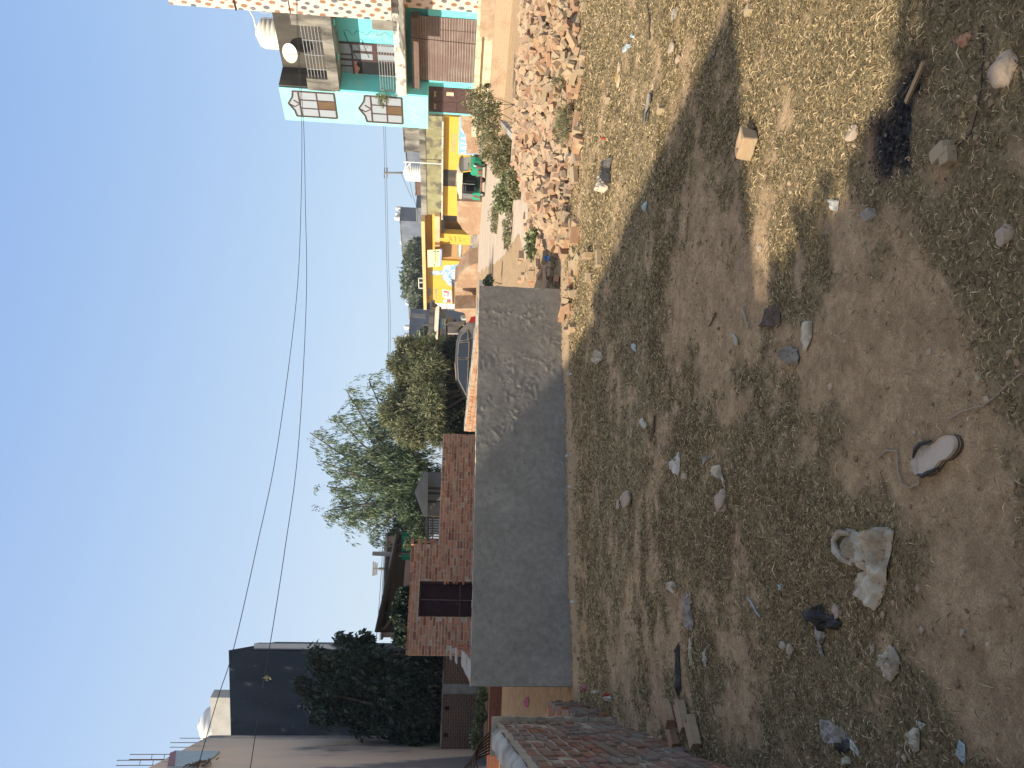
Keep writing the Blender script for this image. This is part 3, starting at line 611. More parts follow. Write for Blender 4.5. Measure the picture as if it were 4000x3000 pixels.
S('wrapper', 'white printed wrapper lying on the flattened grey bag', 'wrapper', [(3322, 2882), (3345, 2905), (3360, 2935), (3355, 2955), (3322, 2915)], M['paper'], .008, 5)
S('paper_card', 'brownish paper fold at the dark lower edge', 'paper', [(3290, 2962), (3325, 2955), (3335, 2985), (3305, 2998)], M['white_cloth'], .02, 5)
S('card', 'pale blue and cream playing-card shaped scrap', 'card', [(3752, 2889), (3775, 2912), (3775, 2990), (3735, 2948)], M['bluepaper'], .003, 4)
S('paper_scrap', 'cream paper triangle in the dark corner', 'paper', [(3584, 2812), (3624, 2828), (3604, 2853)], M['paper'], .008, 4)
S('cloth_rag', 'dull brown rag strip below the cream paper triangle', 'cloth', el(3580, 2885, 45, 95), M['white_cloth'], .012, 5)
S('paper_scrap', 'white paper square standing bright on the sunlit edge of the shadow', 'paper', [(3232, 778), (3282, 780), (3275, 826), (3250, 820)], M['paper'], .006, 5)
S('plastic_bag', 'small knotted white bag in the middle of the shaded ground', 'plastic', [(3065, 1380), (3090, 1352), (3120, 1360), (3128, 1400), (3120, 1428), (3095, 1422), (3068, 1405)], M['greypl'], .03, 8, fold=14)
S('cloth_strip', 'long torn pale cloth strip behind the small knotted bag', 'cloth', [(3147, 1254), (3176, 1254), (3175, 1320), (3152, 1378), (3137, 1330)], M['white_cloth'], .012, 7)
S('wrapper', 'pale blue wrapper leaning in the shaded grass, nearest the plastered wall', 'wrapper', [(2478, 1335), (2488, 1350), (2484, 1378), (2472, 1360)], M['bluepaper'], .02, 4)
S('wrapper', 'pale blue wrapper near the slanting shadow edge, farther to the sun', 'wrapper', [(2512, 800), (2530, 780), (2532, 800), (2524, 830)], M['bluepaper'], .02, 4)
S('wrapper', 'faded beige crumpled wrapper near the foot of the wall shadow', 'wrapper', el(2336, 1397, 38, 55), M['white_cloth'], .04, 6)
S('leaf_scrap', 'curled brown card beside the bare path', 'paper', [(2870, 1302), (2888, 1330), (2890, 1352), (2880, 1345)], M['white_cloth'], .02, 4)
S('paper_scrap', 'narrow white crumpled paper lying in mid shade next to a beige scrap', 'paper', [(2620, 1820), (2655, 1762), (2662, 1800), (2655, 1862), (2635, 1845)], M['paper'], .02, 6)
S('paper_scrap', 'torn beige paper just beside the narrow white crumpled one', 'paper', [(2665, 1850), (2692, 1835), (2690, 1875), (2668, 1880)], M['white_cloth'], .016, 5)
S('plastic_scrap', 'pair-like torn clear plastic flakes in the shaded grass', 'plastic', [(2748, 1785), (2765, 1783), (2785, 1772), (2780, 1795), (2762, 1800), (2750, 1825)], M['greypl'], .012, 5)
S('paper_bag', 'folded brown paper cone lying in the shaded grass', 'paper', [(2785, 1818), (2818, 1815), (2828, 1850), (2838, 1908), (2815, 1870), (2790, 1845)], M['white_cloth'], .025, 6)
S('paper_scrap', 'beige chip of paper beside a forked twig in mid shade', 'paper', [(2498, 1640), (2515, 1632), (2530, 1660), (2528, 1677), (2510, 1665)], M['paper'], .02, 5)
S('wrapper', 'tiny turquoise wrapper in the turf', 'wrapper', [(3040, 2282), (3060, 2280), (3058, 2305), (3042, 2304)], M['bluepaper'], .006, 4)
S('plastic_strip', 'long black and white plastic strip lying across the shaded turf', 'plastic', [(2685, 2315), (2700, 2325), (2705, 2380), (2712, 2440), (2705, 2468), (2683, 2455), (2690, 2400)], M['greypl'], .03, 7)
S('cloth_strip', 'long black rag strip near the worn path', 'cloth', [(2640, 2530), (2655, 2510), (2658, 2580), (2662, 2690), (2652, 2720), (2642, 2640)], M['blackpl'], .02, 6)
S('cloth_strip', 'narrow folded white strip between black rags', 'cloth', [(2700, 2490), (2712, 2488), (2712, 2540), (2706, 2600), (2698, 2600)], M['white_cloth'], .02, 5)
S('paper_scrap', 'slim pointed white paper beside the folded white strip', 'paper', [(2757, 2528), (2764, 2575), (2764, 2608), (2752, 2590)], M['paper'], .02, 5)
S('paper_ring', 'crushed paper cup lying in the shaded turf', 'cup', el(2633, 2293, 36, 40), M['white_cloth'], .03, 5)
S('cloth_rag', 'pink rag fallen at the corner of the plastered wall', 'cloth', el(2282, 2687, 24, 34), M['pink'], .03, 5)
S('wrapper', 'small white wrapper by the pink rag', 'wrapper', el(2326, 2704, 32, 18), M['paper'], .02, 5)
S('paper_box', 'white and red torn box beside the broken low wall', 'box', el(2383, 2728, 26, 26), M['paper'], .05, 5)
S('paper_scrap', 'red scrap stuck to the white torn box', 'paper', el(2382, 2712, 10, 14), M['red'], .04, 4)
S('cloth_rag', 'magenta rag lying on the pit floor', 'cloth', [(2056, 2722), (2065, 2724), (2068, 2750), (2062, 2764), (2054, 2760), (2055, 2745)], M['pink'], .04, 5)
S('wrapper', 'silvery foil wrapper in the sunlit dry grass near the rubble', 'wrapper', el(2235, 165, 40, 60), M['greypl'], .04, 6)
S('wrapper', 'white crumpled tissue near the rubble edge', 'paper', el(2278, 222, 28, 40), M['paper'], .04, 6)
S('wrapper', 'clear shiny plastic bag at the foot of the rubble', 'plastic', el(2228, 615, 36, 40), M['paper'], .08, 6)
S('wrapper', 'light blue torn packet in the sunlit dry grass', 'wrapper', [(2435, 182), (2460, 168), (2470, 180), (2440, 207)], M['bluepaper'], .02, 5)
S('wrapper', 'teal foil twist beside the light blue torn packet', 'wrapper', el(2475, 140, 14, 18), M['bluepaper'], .02, 4)
S('paper_scrap', 'pale boat-shaped paper in the sunlit grass near the upper edge', 'paper', [(2627, 50), (2650, 20), (2648, 60), (2632, 85)], M['greypl'], .02, 5)
S('cloth_rag', 'black and white rag heap in the sunlit grass', 'cloth', [(2350, 660), (2385, 635), (2398, 615), (2390, 660), (2388, 720), (2365, 710), (2352, 690)], M['blackpl'], .06, 6)
S('cloth_rag', 'pale rag lying over the black and white heap', 'cloth', [(2352, 680), (2380, 655), (2376, 700), (2384, 745), (2360, 755)], M['white_cloth'], .08, 5)
S('wrapper', 'yellow wrapper in the weeds by the rubble', 'wrapper', el(2258, 348, 14, 36), mat('yellow_wrapper', (.6, .5, .1), None, 5, .6, .1), .03, 4)
S('wrapper', 'tiny red packet in the sunlit dry grass', 'wrapper', el(2360, 540, 12, 12), M['red'], .02, 4)
S('plastic_scrap', 'blue plastic scrap at the tip of the rubble', 'plastic', el(2140, 1008, 22, 22), mat('blue_plastic', (.05, .2, .5), None, 5, .5, .1), .05, 5)
S('wrapper', 'pale sliver in the middle of the long shadow wedge', 'wrapper', [(2770, 250), (2798, 185), (2796, 215), (2782, 235)], M['greypl'], .015, 5)
S('leaf_litter', 'dark dung-like patch of crushed leaves on bare soil', 'leaves', [(2990, 1210), (3040, 1180), (3058, 1200), (3050, 1270), (3040, 1280), (2970, 1275)], M['bark'], .02, 7)
S('plastic_scrap', 'greyish torn film in the shaded turf near the sunlit tongue', 'plastic', el(3400, 840, 60, 60), M['greypl'], .012, 6)
for k, (X, Y, l) in enumerate([(2222, 1780, 'blue'), (2228, 1900, 'white'), (2232, 2165, 'lilac'), (2240, 2350, 'pale blue'), (2226, 1510, 'tiny blue'), (2262, 1225, 'light blue'), (2216, 1460, 'white slim')]):
    S('wrapper', '%s scrap of paper at the foot of the plastered wall' % l, 'wrapper', el(X, Y, 6, 13), M['bluepaper' if l == 'blue' else 'paper'], .015, 4)
def stone(X, Y, dx, dy, label, m='stone', hgt=.5, name='stone', cat='stone', rz=0, rough=.22):
    p = on(X, Y); a = G(X, Y-dy/2); b = G(X, Y+dy/2); w = (a-b).length; c = G(X-dx/2, Y); d = G(X+dx/2, Y); dp = min((c-d).length, w*2)
    mb = MB(); mb.rock((p.x, p.y, p.z+w*hgt*.3), (w, dp*.8, w*hgt), Matrix.Rotation(rz, 3, 'Z'), 0, rough, 3); return tag(mb.build(name, M[m]), label, cat)
stone(3930, 275, 110, 130, 'large rounded pale stone beyond the burnt patch, biggest of the stones', hgt=.45)
stone(3930, 920, 70, 78, 'flat-topped pinkish stone in the dark turf', hgt=.5)
stone(3775, 158, 46, 52, 'orange brick lump on a sunlit patch', 'br_side', .6)
stone(3340, 520, 60, 58, 'pale sooty stone at the edge of the burnt patch', hgt=.5)
stone(3062, 2522, 28, 34, 'round grey stone, one of a close pair in the dark turf', hgt=.6)
stone(3095, 2540, 24, 48, 'small tan stone next to the round grey one', hgt=.5)
stone(3275, 2388, 36, 52, 'pale cream stone beside the black torn plastic', hgt=.5)
stone(3575, 1690, 18, 22, 'yellowish pebble near the slipper', hgt=.6)
stone(3742, 795, 22, 20, 'small ochre pebble in the shaded turf', hgt=.6)
stone(2460, 1950, 44, 66, 'half-buried brown stone with a pale top near the wall', hgt=.6)
stone(2830, 1960, 44, 84, 'half-buried beige stone in mid shade', hgt=.5)
stone(2420, 1975, 22, 40, 'curled pale shell-like stone beside the half-buried brown one', hgt=.3)
stone(2580, 1745, 12, 16, 'tiny white pebble in the shaded turf', hgt=.7)
stone(2632, 190, 28, 40, 'rounded grey stone in the sunlit grass', hgt=.6)
stone(2655, 230, 26, 26, 'crumbly cream lump next to the rounded grey stone', hgt=.7)
stone(3605, 2462, 18, 30, 'small dull pink pebble on bare soil', hgt=.5)
stone(3763, 2470, 18, 30, 'small angular pink pebble on bare soil, farther out', hgt=.5)
stone(3630, 1375, 26, 26, 'pale flush stone in the bare soil', hgt=.2)
stone(3410, 2535, 22, 34, 'pale flake of stone beside the grey-white rag', hgt=.3)
stone(2970, 970, 36, 30, 'square pale stone chip in the sunlit tongue', hgt=.3)
def gb(X, Y, rz, label, k, rx=0, z=.03, scale=1): p = on(X, Y, z); return put_brick(p, (rx, 0, rz), label, k, scale=scale)
gb(2945, 560, .75, 'half brick lying alone in the sunlit grass with a long shadow', 0, z=.045, scale=1.15).rotation_euler[1] = .12
gb(3700, 585, .35, 'notched pale half brick in the dark turf', 3, z=.02, scale=.62); gb(3718, 615, 1.7, 'small brick stub forming an L with the notched half brick', 9, z=.02, scale=.5)
gb(2652, 2785, 1.1, 'reddish brick lying on another in the dark corner by the old wall', 5, z=.085, scale=.78); gb(2645, 2870, 1.0, 'lower red brick under the stack by the old wall', 5, z=.03, scale=.78)
gb(2690, 2800, .9, 'tan brick leaning in the middle of the small stack by the old wall', 1, z=.04, scale=.78); gb(2730, 2860, .9, 'tan brick apart from the stack, nearest the camera by the old wall', 4, z=.04, scale=.78)
gb(2592, 425, .5, 'small pale brick piece by the fallen sandal in the sun', 3, scale=.6); gb(2385, 390, .9, 'pale brick chip near the rubble edge', 3, scale=.7)
gb(2312, 1000, 1.5, 'half brick standing in the lit grass near the slanting shadow', 1, PI/2, .05); gb(2310, 1085, 1.5, 'second half brick in the lit grass, closer to the wall', 3, 0, .04); gb(2355, 1010, 0.2, 'dark brick end poking from the lit grass', 7, 0, .03, .8)
gb(2935, 35, .3, 'pale rectangular brick chip near the upper edge in full sun', 3, z=.015, scale=.5)
for k in range(9): X = random.uniform(2235, 2300); Y = random.uniform(1900, 2620); p = on(X, Y, .01); o = put_brick(p, (.1, .1, random.uniform(0, 3)), 'crumbled red brick chip in the dirt along the plastered wall', 5, name='brick_chip', group='brick chips along the plastered wall', scale=random.uniform(.2, .4))
# fallen sandal and slipper
def sole(name, label, cat, c, ln, wd, rz, th, m, edge, strap=None):
    t = thing(name, label, cat, c, rz); n = 28; o = []
    for k in range(n):
        a = 2*PI*k/n; x = math.cos(a); y = math.sin(a); w = .5*(1.0 if x > 0 else .82)*(1-.28*math.exp(-((x+.12)/.28)**2)); o.append((x*.5*ln, (y*abs(y)**-.25 if y else 0)*w*wd))
    def lay(z0, z1, s, nm, mm, dish=0):
        mb = MB(); A = [(x*s, y*s, z0) for x, y in o]; B = [(x*s*(1 if z1 < th else .985), y*s*(1 if z1 < th else .97), z1) for x, y in o]; mb.poly(A[::-1])
        for k in range(n): j = (k+1) % n; mb.poly([A[k], A[j], B[j], B[k]])
        I = [(x*.86, y*.84, z1-dish) for x, y, _ in B]
        for k in range(n): j = (k+1) % n; mb.poly([B[k], B[j], I[j], I[k]])
        mb.poly(I); return mb.build(nm, mm, t, world=False, smooth=False)
    lay(0, th*.3, 1, 'outsole', edge); lay(th*.3, th*.45, .97, 'midsole_stripe', m); lay(th*.45, th*.62, .99, 'midsole', edge); lay(th*.62, th, .97, 'footbed', m, .004)
    if strap: strap(t, ln, wd, th)
    return t
def clogstrap(t, ln, wd, th):
    mb = MB()
    for sgn in (1, -1):
        pa = [(-.02*ln, sgn*wd*.44, th*.7), (.12*ln, sgn*wd*.47, th*1.35), (.26*ln, sgn*wd*.45, th*1.2), (.4*ln, sgn*wd*.28, th*.9)]
        mb.tube(pa, [.003, .007, .007, .004], 8)
    mb.build('strap', M['blackpl'], t, world=False, smooth=True)
p = on(3672, 1778, .0); q = on(3610, 1830); q2 = on(3745, 1745); a = math.atan2(q.y-q2.y, q.x-q2.x); ln = math.hypot(q.y-q2.y, q.x-q2.x)+.06
sole('slipper', 'worn beige rubber slipper lying on the bare shaded soil, closest to the camera', 'slipper', p, ln, .105, a, .028, mat('beige_rubber', (.56, .46, .35), (.46, .38, .29), 9, .7, .15, stain=(.28, .23, .18), stscale=9), mat('brown_rubber', (.13, .09, .06), None, 9, .8, .2), clogstrap)
def thong(t, ln, wd, th):
    mb = MB()
    for sgn in (1, -1): mb.tube([(-.05*ln, sgn*wd*.42, th), (.1*ln, sgn*wd*.3, th+.018), (.3*ln, 0, th+.01)], .005, 6)
    mb.build('strap', mat('yellow_strap', (.55, .36, .08), None, 9, .6, 0), t, world=False)
sole('sandal', 'flat tan flip-flop in the sunlit dry grass', 'sandal', on(2423, 292, .01), .25, .1, 2.9, .02, mat('tan_rubber', (.6, .45, .3), (.5, .38, .25), 9, .7, .1), M['white_cloth'], thong)
sole('sandal', 'grey strappy sandal lying by the slanting shadow', 'sandal', on(2538, 425, .01), .26, .1, 2.6, .02, M['greypl'], M['blackpl'], clogstrap)
# sticks, twigs, wire, charred wood
def stick(name, label, pts, r, m, cat='stick', wob=.01):
    P = []
    Q = [on(x, y, r+.004) for x, y in pts]
    for i in range(len(Q)-1):
        for k in range(5): q = Q[i].lerp(Q[i+1], k/5); P.append(q+Vector((random.uniform(-wob, wob), random.uniform(-wob, wob), random.uniform(0, wob)))*.4)
    P.append(Q[-1]); mb = MB(); mb.tube(P, r, 6); return tag(mb.build(name, M[m]), label, cat)
stick('stick', 'thin bent stick in the sunlit grass with a forked twig', [(2535, 10), (2540, 80), (2543, 155)], .008, 'bark')
stick('stick', 'long pale dry stem near the rubble edge in the sun', [(2320, 140), (2350, 80), (2360, 50)], .006, 'stone')
stick('stick', 'pale straight stick in mid shade near the knotted bag', [(2908, 1200), (2920, 1240), (2930, 1282)], .006, 'stone')
stick('stick', 'short slanting twig on the bare path', [(2778, 1275), (2792, 1245), (2802, 1223)], .005, 'bark')
stick('stick', 'thin steel-grey rod on bare soil in the shade', [(2930, 2335), (2950, 2370), (2976, 2410)], .005, 'steel')
stick('stick', 'forked brown twig in the shaded turf near the wall', [(2565, 1625), (2560, 1680), (2547, 1722)], .008, 'bark')
stick('vine', 'dry curling vine stem lying beside the slipper', [(3432, 1795), (3470, 1760), (3510, 1762), (3515, 1830), (3530, 1890), (3560, 1905), (3595, 1890), (3600, 1860)], .003, 'stone', 'vine', .004)
stick('vine', 'dry stem running from beside the slipper to the picture edge', [(3706, 1645), (3760, 1610), (3850, 1585), (3900, 1550), (3960, 1490), (4000, 1460)], .003, 'stone', 'vine', .005)
stick('wire', 'thin dark wire trailing over the dark turf', [(3845, 100), (3850, 200), (3842, 350), (3820, 450), (3800, 520), (3750, 570)], .002, 'wire', 'wire', .004)
stick('charred_stick', 'thin charred stick in the burnt patch', [(3530, 380), (3580, 310)], .003, 'bark')
wd = MB(); a = on(3570, 405, .02); b = on(3632, 248, .03); d = (b-a); wd.box((a+b)/2, (d.length, .022, .01), Matrix.Rotation(math.atan2(d.y, d.x), 3, 'Z'), 0, .004)
tag(wd.build('wood_splint', M['charwood']), 'split piece of half-burnt wood at the edge of the burnt patch', 'wood')
tag(cards('ash_flakes', *(lambda n: (lambda P: (P, unit(np.random.normal(0, 1, (n, 3))*[1, 1, .3]), unit(np.random.normal(0, 1, (n, 3))), np.random.uniform(.006, .022, n), np.random.uniform(.003, .008, n), np.tile([0, 0, 1.0], (n, 1))))(np.array([[q.x+random.gauss(0, r*.6), q.y+random.gauss(0, r*.6), gz(q.x, q.y)+.004] for q, r in [random.choice(BURN) for _ in range(n)]])))(900), leafmat('ash_flake', [(0, (.012, .012, .012)), (.7, (.05, .045, .04)), (.9, (.12, .1, .08)), (1, (.35, .32, .28))], .9, 0)), kind='stuff')
# slab pieces at the rubble foot
for X, Y, w, l, lab in ((2215, 440, .16, .75, 'long grey concrete kerb piece at the foot of the rubble'), (2205, 235, .1, .6, 'thin pale stone slab lying along the rubble edge')):
    p = on(X, Y, .05); mb = MB(); mb.box(p, (l, w, .1), Matrix.Rotation(.15, 3, 'Z'), 0, .015); tag(mb.build('concrete_piece', M['grey'], bevel=.01), lab, 'concrete')
a = at(1945, 480, 17.5); b = at(2005, 560, 14.5); a.z = .62; b.z = .45; mb = MB(); d = b-a
mb.box((a+b)/2, (d.length, .12, .1), d.to_track_quat('X', 'Z').to_matrix(), 0, .01); tag(mb.build('concrete_post', M['palecem'], bevel=.01), 'fallen white concrete post lying on top of the rubble heap', 'post')
# ------------------------------------------------------------------ turquoise house on the right
def px(F, pts, kx=1, ox=0, ky=1, oy=0): return [F.hit(ox+x/kx, oy+y/ky) for x, y in pts]
Z1 = lambda F, *p: px(F, p, 1.58, 600, 1.58, 0)
def rect(F, mb, x0, y0, x1, y1, d0, d1, m=0, z=Z1):
    """axis-aligned box on the facade from two points of the enlarged photograph"""
    (a, za), (b, zb) = z(F, (x0, y0), (x1, y1)); F.box(mb, min(a, b), max(a, b), min(za, zb), max(za, zb), d0, d1, m)
def house_turq():
    F = Fac((14.7, 34), (.51, -.86)); t = thing('turquoise_house', 'turquoise two-storey house with arched side windows, balcony and brown roller shutter', 'house', F.pt(0, 0))
    sl = F.hit(1400, 486)[0]; scn = F.hit(1400, 361)[0]; sr = F.hit(1500, 40)[0]; H = F.hit(1088, 339)[1]; zb = F.hit(1671, 385)[1]; zg = F.hit(1850, 300)[1]
    zf2 = F.hit(1300, 361)[1]
    B = F.off(-1.25)
    mb = MB(); F.box(mb, sl, scn, zb, H, -7, 0); mb.build('stair_tower', M['pturq'], t)
    mb = MB(); F.box(mb, scn+.002, sr+1.5, zb+.0, zf2, -7, -1.25); F.box(mb, sl+.15, sr+1.5, zg-.05, zb, -7, -.95); F.box(mb, scn+.001, scn+.08, zb, zf2, -1.25, -.01); mb.build('wall', M['turq'], t)
    mb = MB(); z0, z1 = B.hit(1210, 300)[1], B.hit(1080, 339)[1]; F.box(mb, scn+.1, sr+1.5, zf2+.02, H-.02, -7, -1.3); F.box(mb, scn+.085, scn+.12, zf2+.1, H-.02, -1.31, -.02); mb.build('roof_room', M['darkplast'], t)
    # floor slabs / balcony edges
    mb = MB(); za, zc = F.hit(1540, 200)[1], F.hit(1577, 200)[1]; F.box(mb, scn, sr+1.5, min(za, zc)-.05, max(za, zc), -1.25, .02); lo = mb.build('balcony_slab', M['wparapet'], t)
    mb = MB(); za, zc = F.hit(1262, 180)[1], F.hit(1305, 180)[1]; F.box(mb, scn+.002, sr+1.5, zc, za, -1.29, .03); up = mb.build('terrace_slab', M['weather'], t)
    mb = MB()
    for y in (190, 400): (a, z), = Z1(F, (1090, y)); mb.lathe([(.16, zc-.012), (.13, zc-.03), (.02, zc-.032)], (F.pt(a, 0, -.6).x, F.pt(a, 0, -.6).y, 0), 20)
    mb.build('ceiling_rose', M['turq'], up)
    for i, (yl, yr, xt, xb) in enumerate(((560, 182, 1388, 1497), (512, 158, 938, 1040))):
        g = MB(); (a0, _), (a1, _) = Z1(F, (xt, yl), (xt, yr)); zt = F.hit(600+(xt-(0 if i else 8))/1.58, 361 if not i else 320)[1]; zz0 = max(za, zc) if i else F.hit(1540, 200)[1]
        (_, zt), = Z1(F, (1388 if not i else 938, (560+182)/2)); 
        for k in range(6): z = zz0+(zt-zz0)*(k+1)/6; F.box(g, a0, a1+(.3 if not i else 0), z-.012, z+.012, -.08, -.055)
        for k in range(5): a = a0+(a1-a0)*k/4; F.box(g, a-.018, a+.018, zz0, zt+.02, -.085, -.05)
        g.build('railing', M['steel'], t)
    for R_ in ((955, 553, 1112, 492, -.3, .035), (850, 150, 1045, 95, -.3, .035), (1350, 180, 1500, 130, -.2, .02)): mb = MB(); rect(F, mb, *R_); mb.build('corner_pillar', M['weather'], t)
    # arched windows
    def arched(xb, xm, xt, y0, y1, sh):
        P = Z1(F, (xb, y0), (xb, y1), (xt+70, y1), (xt+48, y1-16), (xt+22, (y0+y1)/2+26), (xt, (y0+y1)/2-2), (xt+26, (y0+y1)/2-34), (xt+46, y0+10), (xt+70, y0))
        (a1, zb_), (a0, _), (_, zs) = P[0], P[1], P[2]; a0, a1 = min(a0, a1), max(a0, a1); zm = Z1(F, (xm, (y0+y1)/2))[0][1]; zt = P[5][1]; am = (a0+a1)/2
        out = [(a1, zb_), (a0, zb_), (a0, zm), (a0, zm+.45*(zt-zm)), (a0+.22*(a1-a0), zm+.55*(zt-zm)), (am, zt), (a1-.22*(a1-a0), zm+.55*(zt-zm)), (a1, zm+.45*(zt-zm)), (a1, zm)]
        w = MB(); n = len(out)
        for i in range(n): F.bar(w, out[i], out[(i+1) % n], .07, -.03, .035)
        for f in (1/3, 2/3): F.bar(w, (a0+(a1-a0)*f, zb_), (a0+(a1-a0)*f, zm), .05, -.03, .03)
        F.bar(w, (a0, (zb_+zm)/2), (a1, (zb_+zm)/2), .05, -.03, .031); F.bar(w, (a0, zm), (a1, zm), .06, -.03, .032); F.bar(w, (am, zm), (am-.18, zm+.5*(zt-zm)), .04, -.03, .03); F.bar(w, (am, zm), (am+.2, zm+.5*(zt-zm)), .04, -.03, .03); F.bar(w, (am-.18, zm+.5*(zt-zm)), (am, zt), .04, -.03, .03)
        o = w.build('window', M['maroon'], t); p = MB(); F.slab(p, out, -.02, .004); p.build('pane', M['pane'], o)
        q = MB(); F.box(q, a0+(a1-a0)/3+.02, a0+2*(a1-a0)/3-.02, zb_+.03, (zb_+zm)/2-.02, .004, .02); q.build('open_light', mat('dim_brown_panel', (.16, .1, .05), None, 3, .6, .1), o)
    arched(1112, 905, 835, 577, 728, 0); arched(1530, 1345, 1268, 604, 762, 0)
    # balcony door
    d = MB(); (a0, z1), (a1, z0) = Z1(B, (1160, 468), (1492, 282)); a0, a1 = min(a0, a1), max(a0, a1); z0 = F.hit(1540, 200)[1]; zt = z1; zr = z0+(z1-z0)*.77; am = a0+(a1-a0)*.52
    for a in (a0, am, a1): B.box(d, a-.04, a+.04, z0, zt, 0, .06)
    for z in (zt, zr): B.box(d, a0-.04, a1+.04, z-.04, z+.04, 0, .065)
    for a in (a0+(a1-a0)/3, a0+(a1-a0)*2/3): B.box(d, a-.025, a+.025, zr, zt, 0, .055)
    B.box(d, am+(a1-am)/2-.06, am+(a1-am)/2+.06, z0, zr, 0, .05); B.box(d, am, a1, z0+(zr-z0)*.45, z0+(zr-z0)*.55, 0, .052)
    do = d.build('balcony_door', M['maroon'], t); p = MB(); B.box(p, am, a1, z0, zr, .005, .02); B.box(p, a0, a1, zr, zt, .005, .02); p.build('pane', M['pane'], do)
    p = MB(); B.box(p, a0, am, z0, zr, .005, .015); p.build('doorway', M['dark'], do)
    c = MB(); B.slab(c, [(a0+.1, zr-.02), (am, zr-.02), (am, zr-.25), (am-.25, zr-.15), (am-.45, zr-.3), (am-.75, zr-.15)], .016, .022); c.build('curtain', mat('salmon_curtain', (.7, .3, .2), None, 5, .8, .1), do)
    br = MB(); B.box(br, scn+.3, sr+1.5, (z0+zr)/2+.9, (z0+zr)/2+.92, .0, .01); 
    # roller shutter, canopy box, plinth, double door
    Gf = F.off(-.95); s = MB(); (a0, z1), (a1, z0) = Z1(Gf, (1640, 488), (1975, 118)); a0, a1 = min(a0, a1), max(a0, a1); z1 = max(z1, z0); z0 = zg
    n = 34
    for k in range(n): z = z0+(z1-z0)*k/n; Gf.box(s, a0, a1, z+.004, z+(z1-z0)/n-.012, .02, .05+.012*(k % 2)); 
    Gf.box(s, a0, a1, z0, z1, .01, .03); s.build('roller_shutter', M['shutter'], t)
    s = MB(); Gf.slab(s, [(a0-.3, z1+.0), (a1+.15, z1+.0), (a1+.15, z1+.28), (a0-.3, z1+.28)], .02, .5); Gf.slab(s, [(a0-.35, z1-.04), (a1+.2, z1-.04), (a1+.2, z1+.03), (a0-.35, z1+.03)], .02, .56); s.build('shutter_box', mat('brown_sheet', (.2, .14, .11), (.16, .11, .09), 4, .7, .2), t)
    s = MB(); F.box(s, sl-.1, sr+1.5, zg-.28, zg-.03, -7, .25); F.box(s, sl-.1, sr+1.5, -.3, zg-.28, -7, .1); s.build('plinth', M['cream'], t)
    s = MB(); (b0, y1), (b1, y0) = Z1(Gf, (1700, 685), (1900, 545)); b0, b1 = min(b0, b1), max(b0, b1); zt = max(y1, y0); bm_ = (b0+b1)/2
    Gf.box(s, b0, b1, zg-.02, zt, .0, .04)
    for a, b in ((b0+.05, bm_-.03), (bm_+.03, b1-.05)):
        for k in range(3): Gf.box(s, a+.06, b-.06, zg+.1+k*.65, zg+.62+k*.65, .04, .06)
    o = s.build('double_door', M['maroon'], t); s = MB()
    for k in (0, 1): a = b0+(bm_-b0)*(k)+.15; Gf.slab(s, [(a, zt-.25), (a+.4, zt-.25), (a+.3, zt-.38), (a+.2, zt-.3), (a+.1, zt-.38)], .06, .07)
    s.build('door_ornament', M['charwood'], o)
    s = MB(); Gf.box(s, a0-.75, a0-.55, zg+.9, zg+1.25, .0, .12); s.build('meter_box', M['cream'], t)
    # drain pipe, wall cable loops
    s = MB(); s.tube([Gf.pt(a1-.62, zg-1.0, .9), Gf.pt(a1-.6, z1+.3, .75)], .018, 6); s.build('iron_pipe', M['rust'], t)
    s = MB(); (a, z), = Z1(B, (1170, 190)); s.tube([B.pt(a+(.1*math.sin(k)), z-.09*k, .05+.06*math.sin(k*1.7)) for k in range(26)], .008, 5)
    s.tube([B.pt(a, z-.05, .1), B.pt(a-.4, z-.35, .6), B.pt(a-1.3, z-.7, .5)], .02, 5); s.tube([B.pt(a-.5+.2*math.cos(k*.9), z-.85+.22*math.sin(k*.9), .3) for k in range(9)], .008, 5); s.build('hanging_cable', M['wire'], t)
    return F, H, sl, scn, sr, zf2, zg, zb
TF, TH, tsl, tscn, tsr, tzf, tzg, tzb = house_turq()
def tank(name, label, c, r, h, group=None, m='tank'):
    t = thing(name, label, 'water tank', c, 0, group); mb = MB(); pr = [(r*.97, 0)]; n = 6
    for k in range(n): z = h*.76*(k+.2)/n; pr += [(r, z), (r, z+h*.76/n*.7), (r*.955, z+h*.76/n*.85)]
    pr += [(r*.98, h*.78), (r*.85, h*.87), (r*.5, h*.95), (r*.3, h*.96)]; mb.lathe(pr, (0, 0, 0), 26); mb.build('body', M[m], t, world=False, smooth=True)
    l = MB(); l.lathe([(r*.3, h*.95), (r*.3, h*.995), (r*.22, h*1.01), (.01, h*1.012)], (0, 0, 0), 16); l.build('lid', M[m], t, world=False, smooth=True); return t
B_ = TF.off(-4.2); pT = B_.hit(1122, 136); q = B_.pt(pT[0], TH-.02)
tank('water_tank', 'large ribbed cream water tank on top of the turquoise house', (q.x, q.y, TH-.02), .72, 1.75)
mb = MB(); mb.tube([(q.x, q.y, TH+1.7), (q.x+.5, q.y-.5, TH+1.75), (q.x+1.0, q.y-1.2, TH+2.05)], .035, 6); tag(mb.build('inlet_pipe', M['white']), 'white inlet pipe rising beside the tank on the turquoise house', 'pipe')
